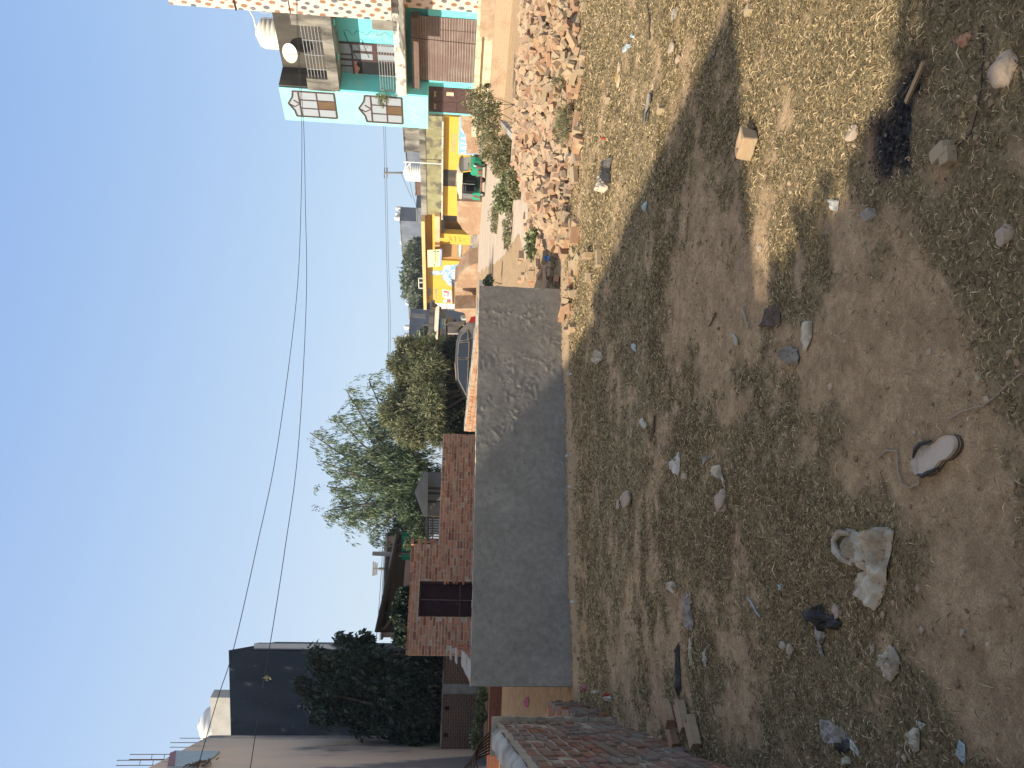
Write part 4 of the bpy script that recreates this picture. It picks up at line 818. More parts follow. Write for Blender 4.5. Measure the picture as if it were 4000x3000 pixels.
def dish(label, c, r, aim, group=None):
    t = thing('satellite_dish', label, 'satellite dish', c, 0, group); R = Vector(aim).normalized().to_track_quat('Z', 'Y').to_matrix(); mb = MB(); n = 22
    for j in range(6):
        for k in range(n): a = 2*PI*k/n; rr = r*j/5; mb.v.append(tuple(R @ Vector((rr*math.cos(a), rr*math.sin(a), .35*rr*rr/r))+Vector((0, 0, r*.9))))
    for j in range(5):
        for k in range(n): a = j*n+k; b = j*n+(k+1) % n; mb.f.append((a, b, b+n, a+n)); mb.m.append(0)
    mb.build('reflector', M['tank'], t, world=False, smooth=True); s = MB(); h = Vector((0, 0, r*.9)); s.tube([(0, 0, 0), h-R @ Vector((0, 0, .05))], .03, 6); s.tube([h+R @ Vector((0, -r*.9, .3*r)), h+R @ Vector((0, 0, r*1.0))], .015, 5); s.build('stand', M['steel'], t, world=False); return t
C_ = TF.off(-.8); s_, z_ = C_.hit(1125, 205); q = C_.pt(s_, z_-.55)
dish('round cream satellite dish on the terrace of the turquoise house', (q.x, q.y, q.z), .42, (-.5, -.75, .45))
# steel frame standing beside the tank
mb = MB(); C2 = TF.off(-1.6); pts = [C2.hit(600+x/1.58, y/1.58) for x, y in ((660, 78), (838, 78), (838, 112), (660, 112))]; P4 = [C2.pt(a, z) for a, z in pts]
for k in (0, 2): mb.tube([P4[k], P4[k+1]], .02, 5)
for f in (0, .25, .5, .75, 1): mb.tube([P4[0].lerp(P4[1], f), P4[3].lerp(P4[2], f)], .012, 5)
tag(mb.build('steel_ladder', M['steel']), 'thin steel frame standing beside the cream tank on the turquoise house', 'ladder')
def bush(name, label, cat, c, blobs, n, m, leaf=(.05, .09), w=.4, up=.2, stems=None, group=None, stemr=.02):
    """blobs: (dx,dy,z,rx,ry,rz,weight)"""
    t = thing(name, label, cat, c, 0, group); r = np.random; W = np.array([b[6] for b in blobs], float); ch = r.choice(len(blobs), n, p=W/W.sum()); Bl = np.array([b[:6] for b in blobs], float)[ch]
    d = unit(r.normal(0, 1, (n, 3))); rad = r.rand(n, 1)**.45
    K = max(12, n//70); ck = r.choice(len(blobs), K, p=W/W.sum()); CB = np.array([b[:6] for b in blobs], float)[ck]; CC = CB[:, :3]+unit(r.normal(0, 1, (K, 3)))*r.rand(K, 1)**.4*CB[:, 3:6]; ci = r.randint(0, K, n); cs = CB[:, 3:6]*.3*r.uniform(.5, 1.3, (K, 1))
    P = CC[ci]+d*rad*cs[ci]; P2 = Bl[:, :3]+d*rad*Bl[:, 3:6]; pick = r.rand(n) < .3; P[pick] = P2[pick]; k = vnoise(P[:, 0]*1.7+P[:, 2]*.9, P[:, 1]*1.7-P[:, 2]*1.3, .55, 5) > .3*rad[:, 0]; P = P[k]; d = d[k]; n = len(P); P[:, 2] = np.maximum(P[:, 2], .02)
    D = unit(d*.6+r.normal(0, .6, (n, 3))+[0, 0, up]); Wd = unit(np.cross(D, r.normal(0, 1, (n, 3)))); l = r.uniform(leaf[0], leaf[1], n)
    cards('foliage', P+np.array(t.location)[None], D, Wd, l, l*w, np.tile([0, 0, 1.0], (n, 1)), M[m], t)
    s = MB()
    for b in (stems or [(0, 0, 0, x[0], x[1], x[2]) for x in blobs]):
        a, e = Vector(b[:3]), Vector(b[3:6]); md = a.lerp(e, .5)+Vector((random.uniform(-.1, .1), random.uniform(-.1, .1), 0))*(e-a).length; s.tube([a, md, e], [stemr, stemr*.7, stemr*.3], 6)
    s.build('stem', M['bark'], t, world=False); return t
q = TF.pt(tscn+.1, TF.hit(1490, 361)[1]-.35, .25); bush('hanging_plant', 'bushy green plant hanging from the turquoise balcony corner', 'plant', q, [(0, 0, .3, .3, .3, .35, 1), (-.2, 0, .25, .3, .3, .3, 1)], 700, 'leafG', (.05, .1), up=-.3)
# weeds behind the roof railing of the turquoise house
q = TF.pt(tscn+1.0, TF.hit(1262, 180)[1], -.7); bush('terrace_plant', 'dry potted creeper behind the terrace railing of the turquoise house', 'plant', q, [(1.3, -.8, .35, .5, .4, .35, 1)], 500, 'weed', (.05, .09))
# tile-clad building at the very edge
def house_tile():
    F = Fac((15.75, 31.2), (.51, -.86), .0); e1 = F.hit(1100, 50)[0]
    m, nt, N, L, P = newmat('leaf_pattern_tiles'); tc = N.new('ShaderNodeTexCoord'); mp = N.new('ShaderNodeMapping'); mp.inputs['Scale'].default_value = (3.3, 2.1, 1); mp.inputs['Rotation'].default_value = (0, 0, .5); L.new(tc.outputs['UV'], mp.inputs[0])
    v = N.new('ShaderNodeTexVoronoi'); v.inputs['Scale'].default_value = 1.15; v.inputs['Randomness'].default_value = .25; L.new(mp.outputs[0], v.inputs['Vector']); r = ramp(N, [(.3, (1,)*3), (.36, (0,)*3)]); L.new(v.outputs['Distance'], r.inputs[0])
    r2 = ramp(N, [(.0, (.32, .16, .09)), (.45, (.32, .16, .09)), (.5, (.13, .13, .15)), (1, (.2, .2, .22))]); r2.color_ramp.interpolation = 'CONSTANT'; L.new(v.outputs['Color'], r2.inputs[0]); out = mixc(N, L, r.outputs[0], (.72, .6, .5), r2.outputs[0])
    bt = N.new('ShaderNodeTexBrick'); bt.offset = 0; bt.inputs['Scale'].default_value = 1; bt.inputs['Brick Width'].default_value = .3; bt.inputs['Row Height'].default_value = .45; bt.inputs['Mortar Size'].default_value = .004; L.new(tc.outputs['UV'], bt.inputs['Vector']); out = mixc(N, L, bt.outputs['Fac'], out, (.5, .45, .4))
    L.new(out, P.inputs['Base Color']); P.inputs['Roughness'].default_value = .35
    t = thing('tiled_house', 'tall house clad in leaf-pattern tiles cut off by the upper edge', 'house', F.pt(e1+1, 0)); zt = F.hit(664, 19)[1]; zb = F.hit(1530, 82)[1]; e1 = F.hit(1100, 50)[0]
    mb = MB(); F.box(mb, e1, e1+7, zb, zt, -8, 0); mb.build('upper_wall', m, t)
    mb = MB(); F.box(mb, e1, e1+7, .95, zb, -8, -1.0); mb.build('lower_wall', m, t)
    mb = MB(); zz = F.hit(920, 30)[1]; F.box(mb, e1-.03, e1+7, zz-.03, zz+.03, -1, .03); z2 = F.hit(1130, 30)[1]; F.box(mb, e1-.02, e1+7, z2-.015, z2+.015, -1, .02); mb.build('dark_band', M['blackm'], t)
    mb = MB()
    for X in (1020, 1333): z = F.hit(X, 5)[1]; F.box(mb, e1+.75, e1+1.15, z-.15, z+.15, -.02, .02)
    mb.build('vent_grille', M['darkplast'], t)
    mb = MB(); n = 28
    for k in range(n):
        a = e1-1.6+5*k/n; mb.poly([F.pt(a, zb-.1+.03*(k % 2), -1), F.pt(a+5/n, zb-.1+.03*((k+1) % 2), -1), F.pt(a+5/n, zb-.55+.03*((k+1) % 2), .5), F.pt(a, zb-.55+.03*(k % 2), .5)])
    mb.build('corrugated_awning', M['weather'], t)
    mb = MB(); F.box(mb, e1-.3, e1+7, -.2, .95, -8, .2); F.box(mb, e1-.1, e1+7, -.2, .6, .2, .55); mb.build('brick_steps', M['br_dusty'], t)
house_tile()
simple_wall('low_brick_ledge', 'long low pale brick ledge below the turquoise house', at(1900, 640, 31), at(1900, -200, 25), -.1, .55, .8, M['br_dusty'])
# ------------------------------------------------------------------ yellow house and mossy building
YF = Fac((13.1, 60), (.46, -.89))
def poly_px(F, pts, kx, ox, ky, oy): return [F.hit(ox+x/kx, oy+y/ky) for x, y in pts]
def text(body, F, a, z, size, m, d=.03, name='lettering', parent=None, sx=1):
    cu = bpy.data.curves.new(name, 'FONT'); cu.body = body; cu.size = size; cu.extrude = .004; ob = bpy.data.objects.new(name, cu); col.objects.link(ob)
    dg = bpy.context.evaluated_depsgraph_get(); me = bpy.data.meshes.new_from_object(ob.evaluated_get(dg)); bpy.data.objects.remove(ob)
    o = bpy.data.objects.new(name, me); me.materials.clear(); me.materials.append(m); col.objects.link(o)
    Mx = Matrix.Translation(F.pt(a, z, d)) @ Matrix((F.L*sx, (0, 0, 1), F.N)).transposed().to_4x4()
    me.transform((wm(parent).inverted() if parent else Matrix()) @ Mx)
    if parent: o.parent = parent
    return o
def house_yellow():
    F = YF; t = thing('yellow_shop_house', 'single-storey yellow shop house with painted advertisements and a shaded porch', 'house', F.pt(-3, 0)); K = (5.53, 1500, 5.53, 820)
    H = lambda *p: poly_px(F, p, *K)
    sl = F.hit(1700, 1184)[0]; zt = F.hit(1650, 950)[1]; sm = F.hit(1700, 838)[0]; sr = F.hit(1750, 455)[0]; zs = F.hit(1664, 1000)[1]; zpl = .32
    zy = F.hit(1729, 700)[1]; zmt = F.hit(1665, 700)[1]
    B = F.off(-1.0); d0 = F.hit(1750, 842)[0]; s_sh1, s_sh0 = F.hit(1750, 953)[0], F.hit(1750, 1018)[0]; s_o1, s_o0 = F.hit(1760, 842)[0], F.hit(1760, 914)[0]; zl = F.hit(1723, 950)[1]
    mb = MB(); F.box(mb, sl, s_sh0, -.1, zs, -6, 0); F.box(mb, s_sh1, s_o0, -.1, zl, -.5, 0); F.box(mb, s_o1, sr, -.1, zy, -6, 0); F.box(mb, s_sh0, s_o1, zl, zs-.55, -.5, -.003); F.box(mb, s_sh0, s_o1, -.1, zs, -6, -1.4); F.box(mb, s_sh0, s_o1, zs-.5, zs, -6, -.5)
    mb.build('wall', M['yellow'], t)
    mb = MB(); F.box(mb, sl-.05, sm, zs, zt, -6.3, .75); mb.build('roof_slab', mat('yellow_slab', (.7, .5, .24), (.62, .44, .2), 1, .8, .2), t)
    mb = MB(); F.box(mb, sm+.02, sr, zy, zmt, -6, .04); mb.build('mossy_parapet', M['moss'], t)
    mb = MB(); F.box(mb, sm-.3, sr, zmt, zmt+.42, -6, .1); mb.build('mossy_coping', M['weather'], t)
    mb = MB(); F.box(mb, sm+.02, sr, zy-.04, zy+.06, -.1, .5); mb.build('drip_ledge', M['wparapet'], t)
    sh = MB(); n = 26; z0 = .4; z1 = zl
    for k in range(n): z = z0+(z1-z0)*k/n; F.box(sh, s_sh0, s_sh1, z+.01, z+(z1-z0)/n-.01, -.25, -.2)
    F.box(sh, s_sh0, s_sh1, z0, z1, -.3, -.22); so_ = sh.build('roller_shutter', M['yellowb'], t)
    b = MB(); (a0, za), (a1, zb) = H((1590, 1060), (1690, 775)); F.box(b, min(a0, a1), max(a0, a1), min(za, zb), max(za, zb), -.19, -.17); b.build('shutter_poster', M['bluegrey'], so_)
    b = MB(); (a0, za), (a1, zb) = H((1605, 1050), (1670, 785)); F.box(b, min(a0, a1), max(a0, a1), min(za, zb), max(za, zb), -.17, -.16); b.build('poster_sheet', M['wparapet'], so_)
    b = MB(); F.box(b, s_sh0, s_sh1, zpl, z0+.15, -.2, -.15); b.build('grey_bottom_rail', M['bluegrey'], so_)
    # window opening on the right with canopy and grey blind
    o = MB(); F.box(o, s_o0, s_o1, .9, zl, -1.38, -1.3); F.box(o, s_o0, s_o1, -.1, zpl+.3, -1.4, 0); o.build('dim_interior', M['grey'], t)
    b = MB(); zb_ = F.hit(1735, 880)[1]; F.box(b, s_o0, s_o1, zb_, zl, -.15, -.1); b.build('grey_blind', M['bluegrey'], t)
    for (x0, x1) in ((s_o0-.55, s_o1+.35), (s_sh0+.9, s_sh1+.35)):
        b = MB(); F.slab(b, [(x0, zl+.1), (x1, zl+.1), (x1, zl+.5), (x0, zl+.5)], 0, .45); b.build('window_canopy', mat('peach_paint', (.75, .5, .3), None, 1, .8, .1), t)
    b = MB(); F.box(b, sl, F.hit(1700, 460)[0], -.3, zpl, -6, 1.1); b.build('plinth', M['grey'], t)
    # dark window in the right part
    (a0, za), (a1, zb) = [F.hit(X, Y) for X, Y in ((1731, 725), (1790, 665))]; b = MB(); F.box(b, min(a0, a1), max(a0, a1), min(za, zb), za+.02, .0, .03); wi = b.build('window', M['darkplast'], t)
    b = MB(); F.bar(b, (min(a0, a1)+.1, za-.95), (max(a0, a1)-.3, za-.95), .06, .03, .06); b.build('sill', M['charwood'], wi)
    # blue band and white capitals
    (a0, z1), (a1, z0) = [F.hit(X, Y) for X, Y in ((1790, 600), (1822, 500))]; b = MB(); F.box(b, a0-.05, a1+1.0, .4, z1, .0, .02); b.build('blue_band', mat('sky_blue_paint', (.2, .42, .68), (.3, .5, .72), 1, .8, .1), t)
    hh = 1.15
    text('WAC', F, a0+.02, z1-hh*.86-.1, hh*1.2, M['white'], .022, parent=t, sx=.78)
    (a, z), = [F.hit(1780, 594)]; text('Ambuja', F, a-.05, z, .62, mat('faded_grey_green_paint', (.36, .42, .34), None, 2, .8, .1), .004, parent=t, sx=.92)
    # painted figure hugging a wall
    def mural(pts, m, d, k=(10.367, 1650, 10.367, 960)): b = MB(); F.slab(b, poly_px(F, pts, *k), .0, d); return b.build('painted_figure', m, t)
    blue = mat('mural_blue', (.2, .4, .6), (.26, .46, .66), 2, .8, .1)
    mural([(320, 1010), (400, 1000), (700, 1010), (830, 990), (860, 850), (900, 790), (1050, 770), (1250, 780), (1420, 740), (1620, 780), (1610, 1000), (1560, 1180), (1500, 1380), (1400, 1440), (1320, 1500), (1290, 1630), (1220, 1650), (1020, 1580), (960, 1450), (810, 1350), (800, 1200), (690, 1160), (480, 1185), (360, 1170), (320, 1100)], blue, .012)
    for P in ([(370, 1050), (430, 1005), (500, 1030), (640, 1020), (700, 1070), (660, 1160), (600, 1180), (520, 1120), (400, 1130)], [(690, 1140), (780, 1080), (820, 1010), (860, 1020), (880, 850), (960, 790), (1080, 790), (1160, 830), (1180, 870), (1120, 880), (1140, 950), (1080, 990), (960, 940), (905, 910), (910, 1050), (840, 1080), (800, 1140)], [(1100, 790), (1300, 770), (1340, 760), (1240, 800)], [(1300, 850), (1350, 840), (1400, 900), (1390, 960), (1340, 970)], [(1430, 750), (1600, 790), (1610, 900), (1590, 800)], [(1390, 800), (1450, 810), (1530, 880), (1480, 870)],
              [(1000, 1210), (1060, 1080), (1200, 980), (1400, 945), (1590, 960), (1570, 990), (1420, 975), (1240, 1010), (1100, 1100), (1040, 1200)], [(830, 1180), (880, 1110), (990, 1060), (970, 1200), (1080, 1300), (1130, 1380), (1310, 1440), (1290, 1510), (1200, 1440), (1100, 1400), (1060, 1460), (1150, 1490), (1240, 1610), (1230, 1640), (1090, 1600), (990, 1530), (970, 1440), (880, 1330)], [(1220, 1060), (1330, 1040), (1570, 1040), (1560, 1180), (1500, 1200), (1490, 1360), (1320, 1400), (1230, 1340), (1210, 1260), (1160, 1230), (1170, 1150), (1220, 1140)]):
        mural(P, M['white'], .018)
    for P in ([(1290, 1060), (1330, 1070), (1310, 1180), (1360, 1180), (1350, 1120), (1370, 1130), (1370, 1310), (1300, 1310), (1310, 1290), (1345, 1290), (1345, 1200), (1290, 1200)], [(1420, 1170), (1510, 1190), (1490, 1220), (1420, 1215)], [(1410, 1260), (1470, 1270), (1460, 1290), (1415, 1285)], [(980, 1300), (1100, 1400), (1080, 1410), (970, 1310)]): mural(P, blue, .024)
    # faded notices and posters at the left end
    K2 = (10.369, 1650, 10.369, 1040); gp = mat('faded_grey_paint', (.42, .36, .26), None, 2, .9, .1)
    for P in ([(160, 890), (360, 880), (360, 1010), (400, 1050), (330, 1190), (210, 1210), (220, 930)], [(510, 910), (600, 920), (595, 1130), (510, 1125)], [(515, 1150), (590, 1150), (580, 1200), (520, 1205)], [(200, 1240), (340, 1300), (250, 1320)], [(510, 1250), (600, 1280), (560, 1330)]): mural(P, gp, .006, K2)
    red = mat('red_poster_print', (.55, .14, .16), None, 2, .7, .1)
    b = MB(); F.slab(b, poly_px(F, [(800, 930), (1200, 990), (1215, 1480), (840, 1470), (845, 1370), (990, 1290), (820, 1260)], *K2), 0, .01); po = b.build('poster', M['white'], t)
    for P in ([(860, 980), (1080, 1020), (1040, 1240), (1020, 1240), (1020, 1070), (860, 1060)], [(870, 1140), (910, 1150), (910, 1230), (880, 1220)], [(990, 1330), (1150, 1330), (1145, 1470), (990, 1465)], [(1160, 1040), (1175, 1040), (1170, 1230), (1158, 1230)]): b = MB(); F.slab(b, poly_px(F, P, *K2), 0, .016); b.build('poster_print', red, po)
    # poster and orange strokes on the pillar between the openings
    og = mat('orange_stroke_paint', (.75, .3, .05), None, 2, .8, .05)
    for P in ([(1340, 690), (1400, 660), (1430, 600), (1400, 590), (1400, 560), (1440, 580), (1490, 680), (1440, 650)], [(1510, 560), (1560, 580), (1555, 690), (1530, 690), (1535, 600)], [(1600, 580), (1640, 600), (1675, 680), (1620, 680), (1640, 650)], [(1720, 620), (1740, 620), (1740, 660), (1720, 660)]): mural(P, og, .006, (5.53, 1500, 5.53, 820))
    b = MB(); F.slab(b, H((1868, 555), (1990, 560), (1995, 740), (1862, 730)), 0, .012); po = b.build('poster', M['greypl'], t); b = MB(); F.slab(b, H((1905, 620), (1950, 600), (1975, 640), (1960, 700), (1915, 690)), 0, .018); b.build('poster_print', red, po)
    return F, zt, zmt, sl, sm, sr
YF, yzt, yzm, ysl, ysm, ysr = house_yellow()
# hanging sign board under the yellow roof slab
SB = YF.off(.8); kk = (10.367, 1650, 10.367, 960)
t = thing('sign_board', 'pale yellow sign board with blue lower band hung under the yellow roof slab', 'sign', SB.pt(SB.hit(1690, 1010)[0], SB.hit(1720, 1010)[1]))
b = MB(); SB.slab(b, poly_px(SB, [(200, 165), (735, 135), (715, 810), (220, 865)], *kk), 0, .03); b.build('panel', mat('pale_yellow_panel', (.72, .74, .45), (.68, .7, .42), 1, .6, .05), t)
b = MB(); SB.slab(b, poly_px(SB, [(727, 125), (805, 118), (780, 800), (708, 812)], *kk), 0, .034); b.build('blue_band', mat('blue_band', (.18, .28, .6), None, 2, .6, .05), t)
b = MB(); dk = mat('dark_print', (.1, .13, .06), None, 2, .7, 0)
for x, y0, y1, wd_ in ((245, 200, 360, 12), (295, 200, 310, 10), (262, 740, 840, 12), (465, 180, 265, 30), (520, 170, 280, 40), (465, 330, 650, 20), (535, 290, 660, 24), (600, 290, 710, 14), (640, 200, 250, 90), (480, 730, 830, 34)):
    y = y0
    while y < y1: e = min(y+random.uniform(25, 70), y1); SB.slab(b, poly_px(SB, [(x-wd_/2, y), (x+wd_/2, y), (x+wd_/2, e-8), (x-wd_/2, e-8)], *kk), .03, .04); y = e
b.build('print', dk, t)
b = MB(); SB.slab(b, poly_px(SB, [(752, 160), (768, 160), (752, 770), (738, 770)], *kk), .034, .04); b.build('print', M['white'], t)
TB = YF.off(-1.2); s_, z_ = TB.hit(1620, 673); q = TB.pt(s_, yzm+.4); tank('water_tank', 'white ribbed water tank on the mossy roof next to a steel pole frame', (q.x, q.y, q.z), .68, 1.35, m='white')
# pole frame beside it
mb = MB(); PF = YF.off(.4); Pp = lambda X, Y: PF.pt(*PF.hit(X, Y))
mb.tube([Pp(1730, 641), Pp(1660, 636)], .05, 6); mb.tube([Pp(1660, 636), Pp(1575, 631)], .05, 6); mb.tube([Pp(1635, 634), Pp(1585, 634)], .035, 5); mb.tube([Pp(1585, 632), Pp(1585, 660)], .035, 5); mb.tube([Pp(1602, 632), Pp(1602, 656)], .035, 5); mb.tube([Pp(1590, 654), Pp(1603, 635)], .03, 5)
tag(mb.build('roof_pole', M['white']), 'white steel pole with short frame beside the tank on the mossy roof', 'pole')
s_, z_ = YF.hit(1640, 1120); F_ = YF.off(-.3); mb = MB(); a0 = F_.hit(1640, 1126)[0]; a1 = F_.hit(1640, 1086)[0]; mb_ = MB()
for a, b_ in ((a0, a1),): 
    F_.box(mb, a, b_, yzt, yzt+.06, -.05, .05); F_.box(mb, a, b_, yzt+.42, yzt+.48, -.05, .05); F_.box(mb, a, a+.06, yzt, yzt+.48, -.05, .05); F_.box(mb, b_-.06, b_, yzt, yzt+.48, -.05, .05); F_.box(mb, (a+b_)/2+.1, (a+b_)/2+.16, yzt, yzt+.48, -.05, .05)
tag(mb.build('metal_frame', M['white']), 'small white window frame standing on the yellow roof', 'frame')
# brick stacks before the yellow house
def stack(label, corners, y, depth):
    P = [at(X, Y, y) for X, Y in corners]; F = Fac((P[0].x, P[0].y), (YF.L.x, YF.L.y)); Q = [F.hit(X, Y) for X, Y in corners]; mb = MB(); F.slab(mb, [(a, max(z, -.05)) for a, z in Q], -depth, 0); return tag(mb.build('brick_stack', M['br_stack']), label, 'brick stack')
stack('brick stack sloping down beside the auto rickshaw, in front of the grey blind', [(1785, 785), (1786, 860), (1790, 870), (1798, 880), (1806, 895), (1830, 916), (1900, 918), (1900, 790)], 52, 1.4)
stack('tallest pale brick stack in front of the painted figure', [(1866, 1028), (1830, 1038), (1820, 1048), (1806, 1060), (1796, 1078), (1786, 1100), (1776, 1105), (1775, 1210), (1880, 1222), (1880, 1028)], 56, 1.5)
stack('low ragged brick stack below the shop beside the tall one', [(1776, 1206), (1776, 1214), (1812, 1222), (1818, 1232), (1823, 1290), (1870, 1330), (1900, 1330), (1900, 1206)], 58, 1.2)
stack('brick stack behind the shrubs below the white capitals', [(1800, 448), (1803, 500), (1818, 530), (1824, 575), (1822, 600), (1900, 600), (1900, 448)], 50, 1.3)
# ------------------------------------------------------------------ auto rickshaw (modelled facing +x, then turned)
def rickshaw():
    p = at(1895, 690, 46); c = Vector((p.x, p.y, 0)); a = math.radians(-64); t = thing('auto_rickshaw', 'auto rickshaw in green and maroon camouflage paint with a cream canvas roof', 'auto rickshaw', c, a)
    green, mar, yel, can, gcan = mat('camo_green', (.03, .34, .19), (.02, .27, .15), 2, .5, .05), mat('camo_maroon', (.22, .1, .08), None, 3, .6, .1), mat('rickshaw_yellow', (.7, .42, .04), None, 3, .45, .05), mat('cream_canvas', (.62, .54, .42), (.55, .47, .36), 3, .9, .3), mat('grey_canvas', (.2, .2, .2), (.16, .16, .165), 3, .9, .2)
    def ext(prof, y0, y1, nm, m, par=t, taper=1):
        mb = MB(); A = [(x, y0, z) for x, z in prof]; B = [(x, y1, z) for x, z in prof]; mb.poly(A); mb.poly(B[::-1])
        for i in range(len(prof)): j = (i+1) % len(prof); mb.poly([A[j], A[i], B[i], B[j]])
        return mb.build(nm, m, par, world=False, bevel=.02)
    # front cowl, tapering nose
    mb = MB(); rings = []
    for x, w, z0, z1 in ((.75, .62, .3, .95), (1.0, .6, .28, .98), (1.18, .5, .3, .95), (1.34, .3, .36, .82), (1.4, .12, .42, .7)):
        rings.append([(x, w*sx_, z) for sx_, z in ((-1, z0), (-1, z1-.12), (-.8, z1), (.8, z1), (1, z1-.12), (1, z0))])
    for k in range(len(rings)-1):
        for i in range(6): j = (i+1) % 6; mb.poly([rings[k][i], rings[k][j], rings[k+1][j], rings[k+1][i]])
    mb.poly(rings[-1]); mb.poly(rings[0][::-1]); mb.build('front_cowl', green, t, world=False, smooth=False)
    mb = MB(); mb.box((1.2, -.43, .5), (.3, .1, .3)); mb.box((1.22, .3, .62), (.28, .3, .34)); mb.box((1.0, -.6, .42), (.35, .04, .25)); mb.build('camouflage_patch', mar, t, world=False, bevel=.02)
    for y in (-.32, .32):
        mb = MB(); mb.tube([(1.28, y, .66), (1.38, y, .66)], .1, 16); mb.build('headlight', M['darkglass'], t, world=False); 
        mb = MB(); mb.tube([(1.3, y, .66), (1.375, y, .66)], .125, 16, cap=False); mb.build('headlight_ring', M['white'], t, world=False)
    # windshield frame
    mb = MB(); fr = [(1.08, .6), (.9, .6)]
    for y in (-.58, .58): mb.tube([(1.1, y, .93), (.86, y*.95, 1.62)], .04, 6)
    mb.tube([(1.1, -.58, .95), (1.1, .58, .95)], .05, 6); mb.tube([(.86, -.55, 1.62), (.86, .55, 1.62)], .045, 6); mb.build('windshield_frame', yel, t, world=False)
    mb = MB(); mb.poly([(1.09, -.55, .98), (1.09, .55, .98), (.88, .52, 1.58), (.88, -.52, 1.58)]); mb.build('windshield', mat('dusty_windshield', (.45, .41, .35), (.5, .45, .38), 2, .35, 0), t, world=False)
    mb = MB(); mb.tube([(1.16, -.45, 1.05), (1.02, .1, 1.12)], .012, 5); mb.build('wiper', M['blackm'], t, world=False)
    # canvas roof, curved
    mb = MB(); nx, ny = 14, 8
    for i in range(nx+1):
        x = .98-2.35*i/nx
        for j in range(ny+1): v = -1+2*j/ny; mb.v.append((x, .66*v, 1.66+.1*math.sin(min(1, i/nx*1.3)*PI*.8)-.16*abs(v)**3.2-.12*max(0, i/nx-.85)/.15+.012*noise.noise(Vector((x*6, v*5, 0)))))
    for i in range(nx):
        for j in range(ny): k = i*(ny+1)+j; mb.f.append((k, k+1, k+ny+2, k+ny+1)); mb.m.append(0)
    o = mb.build('canvas_roof', can, t, world=False, smooth=True); s = o.modifiers.new('s', 'SOLIDIFY'); s.thickness = .03
    for y in (-.64, .64): mb = MB(); mb.box((-.2, y, 1.49), (2.3, .03, .16), None, 0, .01); mb.build('canvas_side_flap', can, t, world=False)
    # rear canvas and body
    ext([(-1.35, .72), (-.92, .72), (-.85, 1.5), (-1.3, 1.5)], -.63, .63, 'rear_canvas', gcan)
    ext([(-1.42, .3), (-.75, .3), (-.82, .75), (-1.4, .75)], -.64, .64, 'rear_body', green)
    mb = MB(); mb.box((-1.1, -.645, .5), (.18, .02, .42), Matrix.Rotation(.4, 3, 'Y')); mb.box((-1.43, -.1, .5), (.02, .5, .3)); mb.build('camouflage_patch', mar, t, world=False, bevel=.01)
    ext([(-.8, .28), (.95, .28), (.95, .34), (-.8, .34)], -.6, .6, 'floor', mar)
    mb = MB(); mb.box((-.6, 0, .62), (.45, 1.1, .12)); mb.box((-.82, 0, .9), (.12, 1.1, .5)); mb.box((.35, 0, .62), (.35, .6, .12)); mb.box((.14, 0, .9), (.05, 1.1, .55)); mb.build('seat', M['blackm'], t, world=False, bevel=.03)
    mb = MB(); mb.box((-.3, .63, 1.0), (1.7, .02, .9)); mb.build('dark_side_panel', M['dark'], t, world=False)  # near-black sheet stands in for the shade inside the cabin
    mb = MB()
    for k in range(11): mb.rock((.02, -.65, 1.42-.07*k), (.035, .035, .035), None, 0, .05, 1)
    mb.tube([(.02, -.65, 1.46), (.02, -.65, .65)], .006, 5); mb.build('bead_string', M['white'], t, world=False)
    for x, y in ((1.05, 0), (-.95, -.55), (-.95, .55)):
        mb = MB(); mb.tube([(x, y-.05, .21), (x, y+.05, .21)], .21, 22); w_ = mb.build('wheel', M['blackm'], t, world=False, bevel=.015); mb = MB(); mb.tube([(x, y-.055, .21), (x, y+.055, .21)], .1, 14); mb.build('rim', M['steel'], w_, world=False)
    mb = MB()
    for k in range(3): mb.tube([(-.75+.02*k, -.66, 1.45-.12*k), (-.15, -.66, 1.45-.12*k)], .008, 4)
    mb.build('side_rail', M['steel'], t, world=False)
rickshaw()
